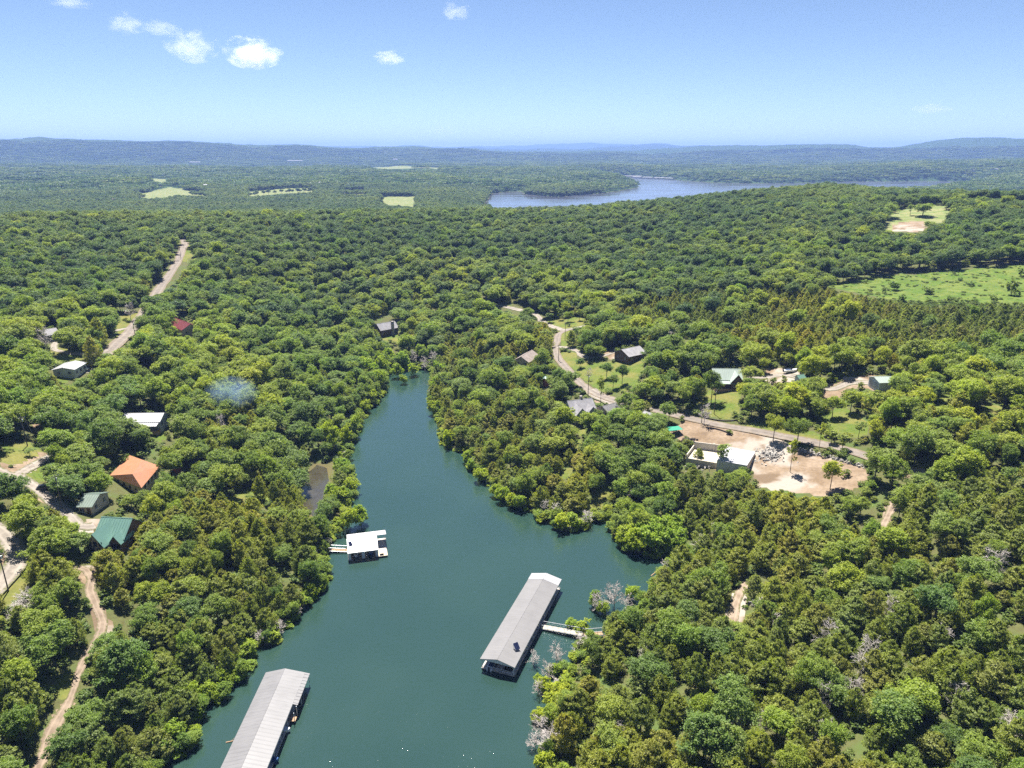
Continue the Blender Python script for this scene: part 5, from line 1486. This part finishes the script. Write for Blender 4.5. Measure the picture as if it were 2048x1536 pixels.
LAND = [('left of the long white roofed dock', 390, 1450), ('beside the dirt trail at lower left', 180, 1290), ('below the green roofed house', 250, 1170), ('beside the bend of the gravel road', 70, 1180), ('at the lower left corner', 60, 1460),
        ('on the bank behind the white boathouse', 590, 1090), ('between the orange roof and the small pond', 440, 970), ('around the ranch house with the white roof', 300, 880), ('near the white metal shed', 110, 800), ('by the gravel drive at the left edge', 40, 970),
        ('on the left bank halfway up the cove', 580, 860), ('on the left slope above the cove', 420, 760), ('at the head of the cove', 790, 710), ('on the right bank halfway up the cove', 960, 800), ('in front of the big grey house', 1140, 900), ('on the point above the right inlet', 1090, 980),
        ('at the head of the right inlet', 1290, 1020), ('below the concrete foundation', 1440, 1030), ('below the bare dirt lot', 1640, 1060), ('behind the gangway of the grey roofed dock', 1320, 1230), ('on the shore at lower right', 1150, 1420), ('around the dirt track on the right hillside', 1480, 1210),
        ('in the lower right corner', 1950, 1450), ('among the grey dead trees at bottom right', 1640, 1420), ('on the open right hillside', 1780, 1210), ('at the right edge of the hillside', 2000, 1010), ('around the green roofed lodge', 1500, 800), ('around the metal garage', 1780, 840), ('on the far side of the right lane', 1350, 730), ('by the left road', 260, 720)]
LAND = [(t, gp(x, y)) for t, x, y in LAND]
def where(x, y):
    return min(LAND, key=lambda q: (q[1].x - x) ** 2 + (q[1].y - y) ** 2)[0]
def in_view(t, pad=20):
    px, py, dep = proj(t[1], t[2], t[3] + HGT[t[0]] * t[5] * .6)
    return -pad < px < 2048 + pad and py < 1536 + pad + 40
by_kind = {}
for t in TREES:
    if in_view(t):
        by_kind.setdefault(NAME[t[0]], []).append(t)
single, rest = [], [t for t in TREES if not in_view(t)]
for kname, lst in by_kind.items():
    lst.sort(key=lambda t: (0 if t[8] and kname != 'cedar_tree' else 1, proj(t[1], t[2], t[3])[2] / (RAD[t[0]] * t[4])))
    single += lst[:300]
    rest += lst[300:]
def stuffkind(k):
    return {'oak': 'oak', 'oak_light': 'oak', 'cedar': 'cedar'}.get(k)
LOOK = {'oak': 'dark green oak', 'oak_light': 'light green oak', 'cedar': 'olive green cedar', 'willow': 'yellow green waterside tree', 'dead': 'bare grey dead tree', 'sapling': 'slim young green tree', 'bush': 'rounded green bush'}
SEEN = {}
def size_word(t):
    s = t[4] * RAD[t[0]]
    if t[0] in ('oak', 'oak_light'):
        return 'small' if s < 3.3 else 'broad' if s > 4.5 else 'medium'
    if t[0] == 'cedar':
        return 'small' if s < 2.1 else 'large' if s > 2.7 else 'medium'
    return 'small' if s < 2.1 else 'large' if s > 3.3 else 'medium'
for t in single:
    k, x, y, z, sh, svv, rot, var, fixed = t
    cm, tm, jm = TEMPL[k][var]
    wh = where(x, y)
    look = LOOK[k]
    if k == 'bush':
        wh = 'in the bright scrub field'
    elif math.hypot(x, y) > 520:
        wh = 'standing in the far pasture on the right' if x > 0 else 'standing by the far road'
    lab = '%s %s %s' % (size_word(t), look, wh)
    o = empty(NAME[k], (x, y, z - .1), rot, lab, 'bush' if k == 'bush' else 'tree', '%ss %s' % (look, wh))
    o.scale = (sh, sh, svv)
    SEEN.setdefault(lab, []).append(o)
    tr = bpy.data.objects.new('trunk', tm)
    C.objects.link(tr)
    tr.parent = o
    if cm:
        c = bpy.data.objects.new('crown', cm)
        C.objects.link(c)
        c.parent = o
ORD = ['nearest', 'second nearest', 'third nearest', 'fourth nearest', 'fifth nearest', 'sixth nearest', 'seventh nearest', 'eighth nearest', 'ninth nearest']
def spread(lst, lab):
    """tell the trees of one label apart by their place in the stand"""
    if len(lst) == 1:
        lst[0]['label'] = lab
        return
    if len(lst) <= 9:
        lst.sort(key=lambda o: o.location.y)
        for i, o in enumerate(lst):
            o['label'] = lab + ', ' + ('farthest back' if i == len(lst) - 1 else ORD[i])
        return
    lst.sort(key=lambda o: o.location.x)
    n = -(-len(lst) // 3)
    for nm, part in (('left', lst[:n]), ('middle', lst[n:2 * n]), ('right', lst[2 * n:])):
        spread(part, lab + ' ' + nm)
for lab, lst in SEEN.items():
    spread(lst, lab)

def scatter(name, meshes, arr, label):
    """one mass: points that carry turn, size and variant, filled with tree shapes by geometry nodes"""
    src = bpy.data.collections.new(name + '_shapes')
    for i, me in enumerate(meshes):
        src.objects.link(bpy.data.objects.new('%s_shape_%02d' % (name, i), me))
    me = bpy.data.meshes.new(name)
    arr = np.asarray(arr, np.float32)
    me.vertices.add(len(arr))
    me.vertices.foreach_set('co', np.ascontiguousarray(arr[:, :3]).ravel())
    for nm, col in (('turn', arr[:, 5]), ('wide', arr[:, 3]), ('tall', arr[:, 4])):
        a = me.attributes.new(nm, 'FLOAT', 'POINT')
        a.data.foreach_set('value', np.ascontiguousarray(col))
    a = me.attributes.new('variant', 'INT', 'POINT')
    a.data.foreach_set('value', arr[:, 6].astype(np.int32))
    o = bpy.data.objects.new(name, me)
    C.objects.link(o)
    g = bpy.data.node_groups.new(name, 'GeometryNodeTree')
    g.interface.new_socket('Geometry', in_out='INPUT', socket_type='NodeSocketGeometry')
    g.interface.new_socket('Geometry', in_out='OUTPUT', socket_type='NodeSocketGeometry')
    N, L = g.nodes.new, g.links.new
    gi, go = N('NodeGroupInput'), N('NodeGroupOutput')
    ci = N('GeometryNodeCollectionInfo')
    ci.inputs[0].default_value = src
    ci.inputs['Separate Children'].default_value = True
    ci.inputs['Reset Children'].default_value = True
    ip = N('GeometryNodeInstanceOnPoints')
    ip.inputs['Pick Instance'].default_value = True
    def attr(nm, typ):
        q = N('GeometryNodeInputNamedAttribute')
        q.data_type = typ
        q.inputs[0].default_value = nm
        return q.outputs[0]
    cr_, cs_ = N('ShaderNodeCombineXYZ'), N('ShaderNodeCombineXYZ')
    L(attr('turn', 'FLOAT'), cr_.inputs[2])
    w_ = attr('wide', 'FLOAT')
    L(w_, cs_.inputs[0]); L(w_, cs_.inputs[1]); L(attr('tall', 'FLOAT'), cs_.inputs[2])
    L(gi.outputs[0], ip.inputs['Points'])
    L(ci.outputs[0], ip.inputs['Instance'])
    L(attr('variant', 'INT'), ip.inputs['Instance Index'])
    L(cr_.outputs[0], ip.inputs['Rotation'])
    L(cs_.outputs[0], ip.inputs['Scale'])
    L(ip.outputs[0], go.inputs[0])
    md = o.modifiers.new('scatter', 'NODES')
    md.node_group = g
    return tag(o, label, kind='stuff')
NO, NL, NCD = len(TEMPL['oak']), len(TEMPL['oak_light']), len(TEMPL['cedar'])
rows = []
for k, x, y, z, sh, svv, rot, var, f in rest:
    if k in ('oak', 'oak_light'):
        v = var + (NO if k == 'oak_light' else 0)
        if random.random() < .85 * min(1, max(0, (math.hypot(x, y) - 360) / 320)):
            v = NO + NL + random.randrange(4)            # same oaks on the ridge, shade and haze put into the leaf colour
        rows.append((x, y, z - .1, sh, svv, rot, v))
# the same oak wood goes on over the ridge and down to the farmland and the lake
x, y = stand(860, 2300, 9.2, R(46))
z = hz(x, y)
ok = z > .6
for kind, poly in OPEN:
    if kind in (HAY, DIRT, SCRUB):
        wp = [gp(*q)[:2] for q in poly]
        if np.hypot(*wp[0]) > 500:
            ok &= ~inside(wp, x, y)
px, py, _ = proj(x, y, z + 13)
for poly in ([(978, 416), (986, 386), (1042, 384), (1116, 396), (1279, 375), (1240, 354), (1500, 368), (1440, 374), (1300, 396), (1200, 408), (1100, 414)], [(1755, 364), (1936, 364), (1900, 370), (1770, 372)]):
    ok &= ~inside(poly, px, py)
FAR_OPEN = [poly for kind, poly in OPEN if kind == HAY and max(q[1] for q in poly) < 420]
for poly in FAR_OPEN:
    ok &= ~inside(poly, px, py)
far_n = int(ok.sum())
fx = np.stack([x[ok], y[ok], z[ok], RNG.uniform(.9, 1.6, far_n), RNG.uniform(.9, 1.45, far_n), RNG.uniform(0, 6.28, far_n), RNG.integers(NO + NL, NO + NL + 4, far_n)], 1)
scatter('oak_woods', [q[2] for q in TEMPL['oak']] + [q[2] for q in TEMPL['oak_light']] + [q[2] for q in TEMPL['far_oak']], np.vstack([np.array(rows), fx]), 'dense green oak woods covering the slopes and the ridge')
rows = [(x, y, z - .1, sh, svv, rot, var) for k, x, y, z, sh, svv, rot, var, f in rest if k == 'cedar']
scatter('cedar_woods', [q[2] for q in TEMPL['cedar']], rows, 'olive green cedar thicket on the right slopes and the banks')

# far woods: whole groves of small crowns
def groves(name, cell, count, r0, r1, label):
    grove = []
    hw = cell * .6
    for k in range(4):
        rng = np.random.default_rng(300 + k + int(cell))
        V, Q, n0 = [], [], 0
        for _ in range(count):
            c = np.array([*rng.uniform(-hw, hw, 2), 8.0])
            m = 40
            q = fib(m, rng, -.2)
            r = rng.uniform(3.6, 6.8)
            v, f = leaf_quads(c + q * (r, r, r * .8) * rng.uniform(.8, 1.05, (m, 1)), unit(q + rng.normal(scale=.35, size=(m, 3))), rng.uniform(.8, 1.7, m), rng)
            V.append(v); Q.append(f + n0); n0 += len(v)
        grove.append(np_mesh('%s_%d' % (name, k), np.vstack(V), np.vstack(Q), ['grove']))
    x, y = stand(r0, r1, cell, R(41))
    z = hz(x, y)
    ok = (z > 1.0)
    for dx, dy in ((hw, 0), (-hw, 0), (0, hw), (0, -hw)):
        ok &= hz(x + dx, y + dy) > -.6
    for kind, poly in OPEN:
        if kind == HAY:
            wp = np.array([gp(*q)[:2] for q in poly])
            if np.hypot(*wp[0]) > 1500:
                ok &= ~(inside(wp, x, y) | (segdist(wp, x, y) < hw * .8))
    for up in (3, 8, 13):
        px, py, _ = proj(x, y, z + up)
        for poly in FAR_OPEN:
            ok &= ~inside(poly, px, py)
    n = int(ok.sum())
    scatter(name, grove, np.stack([x[ok], y[ok], z[ok] - 3, RNG.uniform(.9, 1.15, n), RNG.uniform(.8, 1.5, n), RNG.uniform(0, 6.28, n), RNG.integers(0, 4, n)], 1), label)
groves('valley_woods', 25, 12, 2280, 4300, 'hazy green woods on the valley floor and round the lake')
groves('far_woods', 54, 46, 4300, 7600, 'far blue green woods rising to the hills')
# low growth in the scrub field and under the trees along open edges
sp = [gp(*q)[:2] for q in [q for q in OPEN if q[0] == SCRUB][0][1]]
x, y = stand(330, 640, 2.6, R(42))
m = inside(sp, x, y) & (RNG.uniform(0, 1, x.shape) < .08 + .4 * (vnoise(x / 9, y / 9, 4) > .3))
x, y = x[m], y[m]
x2, y2 = stand(70, 460, 3.2, R(46))
z2 = hz(x2, y2)
m = (z2 > .3) & (RNG.uniform(0, 1, x2.shape) < .8)
for ln, w in ROAD_LINES:
    b = m.copy()
    m[np.where(b)[0][segdist(ln, x2[b], y2[b], False) < w / 2 + .5]] = False
for fx_, fy_, fr_ in FOOT:
    m &= np.hypot(x2 - fx_, y2 - fy_) > fr_
for kind, poly in OPEN:
    if kind in (LAWN, DIRT):
        m &= ~(inside([gp(*q)[:2] for q in poly], x2, y2) & (RNG.uniform(0, 1, x2.shape) < .96))
n_field = len(x)
x, y = np.r_[x, x2[m]], np.r_[y, y2[m]]
n = len(x)
w = np.where(np.arange(n) < n_field, RNG.uniform(.35, .9, n), RNG.uniform(.5, 1.25, n))
scatter('scrub', [q[2] for q in TEMPL['bush']], np.stack([x, y, hz(x, y) - .1, w, w * np.where(np.arange(n) < n_field, RNG.uniform(.2, .6, n), RNG.uniform(.5, 1.1, n)), RNG.uniform(0, 6.28, n), RNG.integers(0, 3, n)], 1), 'low leafy scrub in the bright field and under the trees')

# leafy growth along the waterline
sh = smooth_line(np.vstack([COVE, COVE[:1]]), 1.1)
tn = np.gradient(sh, axis=0)
tn /= np.linalg.norm(tn, axis=1)[:, None] + 1e-9
pts = []
for k in range(3):
    o = RNG.uniform(-1.2, 3.6, len(sh))
    for s in (1, -1):
        p = sh + np.stack([tn[:, 1], -tn[:, 0]], 1) * (o * s)[:, None]
        zz = hz(p[:, 0], p[:, 1])
        g = (zz > -.25) & (zz < 1.6) & (RNG.uniform(0, 1, len(sh)) < .4)
        pts.append(np.stack([p[g, 0], p[g, 1], np.maximum(zz[g], -.2)], 1))
pts = np.vstack(pts)
for fx_, fy_, fr_ in ((ga.x, ga.y, 4), (gc.x, gc.y, 3)):
    pts = pts[np.hypot(pts[:, 0] - fx_, pts[:, 1] - fy_) > fr_]
n = len(pts)
w = RNG.uniform(.2, .52, n)
mix = RNG.uniform(0, 1, n)
NW = len(TEMPL['willow'])
scatter('waterline_scrub', [q[2] for q in TEMPL['willow']] + [q[2] for q in TEMPL['oak_light'][:2]] + [q[2] for q in TEMPL['dead'][:2]], np.column_stack([pts - (0, 0, .3), w, w * RNG.uniform(.6, 1.1, n), RNG.uniform(0, 6.28, n), np.where(mix < .5, RNG.integers(0, NW, n), np.where(mix < .9, RNG.integers(NW, NW + 2, n), RNG.integers(NW + 2, NW + 4, n)))]), 'leafy scrub and bare twigs lining the waterline of the cove')

# ------------------------------------------------------------------ air
def m_volume(name, col, dens, aniso=0.0):
    t = NT(name)
    v = t.n('VolumePrincipled', Color=col, Density=dens, Anisotropy=aniso)
    t.t.links.new(v.outputs[0], t.out.inputs['Volume'])
    return t.m
hb = MB().box(-30000, 30000, -400, 28000, -8, float(GH.max()) + 12)
M['haze'] = m_volume('thin_blue_haze', (.30, .455, 1.0), 7.8e-5)
haze = hb.build('haze', 'haze')
tag(haze, 'thin blue summer haze over the valley', kind='stuff')

def m_cloud(name, dens, seed, thresh):
    t = NT(name)
    co = t.n('TexCoord')
    off = t.n('Mapping', Vector=co.outputs['Generated'], Location=(seed * 3.1, seed * 1.7, seed * .9))
    ctr = t.n('VectorMath', {'operation': 'SUBTRACT'}, i0=co.outputs['Generated'], i1=(.5, .5, .42))
    ln = t.n('VectorMath', {'operation': 'LENGTH'}, i0=ctr.outputs[0])
    nz = t.math('MULTIPLY_ADD', t.noise(off.outputs[0], 3.8, 8, .66), 2.4, -.7)
    f = t.math('SUBTRACT', nz, t.math('MULTIPLY', ln.outputs['Value'], thresh))
    d = t.math('MULTIPLY', t.step(f, .0, .3), dens)
    v = t.n('VolumePrincipled', Color=(1, 1, 1), Density=d, Anisotropy=.2)
    t.t.links.new(v.outputs[0], t.out.inputs['Volume'])
    return t.m
for i, (px, py, w, h, dn, th, lab) in enumerate([(505, 104, 125, 68, .022, 1.15, 'bright white cloud, the largest in the sky'), (384, 90, 110, 70, .010, 1.25, 'soft white cloud left of the brightest cloud'), (250, 44, 80, 48, .006, 1.3, 'thin ragged cloud at upper left'),
                                     (322, 54, 90, 36, .006, 1.3, 'flat wispy cloud above the soft white cloud'), (780, 114, 78, 32, .012, 1.25, 'small curved white cloud near the middle of the sky'), (912, 20, 70, 42, .006, 1.3, 'faint wisp at the top of the sky'),
                                     (1866, 216, 80, 22, .004, 1.2, 'faint flat cloud low in the right sky'), (885, 258, 80, 30, .0016, 1.2, 'barely visible wisp low above the hills'), (140, 4, 90, 22, .006, 1.3, 'cloud cut by the top edge of the view')]):
    w, h = w * .84, h * .84
    e = elv(px, py)
    dist = (1750 - CAM_Z) / math.tan(e)
    a = azim(px, py)
    sz = dist / math.cos(e) / FPX
    cl = empty('cloud', (dist * math.sin(a), dist * math.cos(a), 1750 - h * sz * .5), -a, lab, 'cloud', 'small clouds in the blue sky')
    m = cloud_m = m_cloud('cloud_vapour_%d' % i, dn * 700 / (w * sz) * .17, i + 2, th)
    b = MB()
    V, nseg, nring = [], 20, 12
    for r_ in range(nring + 1):
        p_ = math.pi * r_ / nring
        for s_ in range(nseg):
            q_ = 2 * math.pi * s_ / nseg
            V.append((w * sz * .5 * math.sin(p_) * math.cos(q_), w * sz * .4 * math.sin(p_) * math.sin(q_), h * sz * .5 * (1 - math.cos(p_))))
    F_ = [(r_ * nseg + s_, r_ * nseg + (s_ + 1) % nseg, (r_ + 1) * nseg + (s_ + 1) % nseg, (r_ + 1) * nseg + s_) for r_ in range(nring) for s_ in range(nseg)]
    b.v, b.f = V, F_
    b.build('vapour', m, cl)
# a thread of smoke among the trees on the left bank
q = gp(470, 838)
sm = NT('blue_smoke')
co = sm.n('TexCoord')
ctr = sm.n('VectorMath', {'operation': 'SUBTRACT'}, i0=co.outputs['Generated'], i1=(.5, .5, .5))
ln = sm.n('VectorMath', {'operation': 'LENGTH'}, i0=ctr.outputs[0])
f = sm.math('SUBTRACT', sm.noise(co.outputs['Generated'], 3.0, 5), sm.math('MULTIPLY', ln.outputs['Value'], .95))
v = sm.n('VolumePrincipled', Color=(.45, .66, 1.0), Density=sm.math('MULTIPLY', sm.step(f, -.1, .5), .05))
sm.t.links.new(v.outputs[0], sm.out.inputs['Volume'])
b = MB()
b.v = [(12 * math.sin(math.pi * i / 8) * math.cos(math.pi * j / 6), 8 * math.sin(math.pi * i / 8) * math.sin(math.pi * j / 6), 7 - 7 * math.cos(math.pi * i / 8)) for i in range(9) for j in range(12)]
b.f = [(i * 12 + j, i * 12 + (j + 1) % 12, (i + 1) * 12 + (j + 1) % 12, (i + 1) * 12 + j) for i in range(8) for j in range(12)]
so = b.build('smoke', sm.m)
so.location = (q.x, q.y, q.z + 5)
tag(so, 'thin blue smoke drifting over the trees on the left bank', kind='stuff')
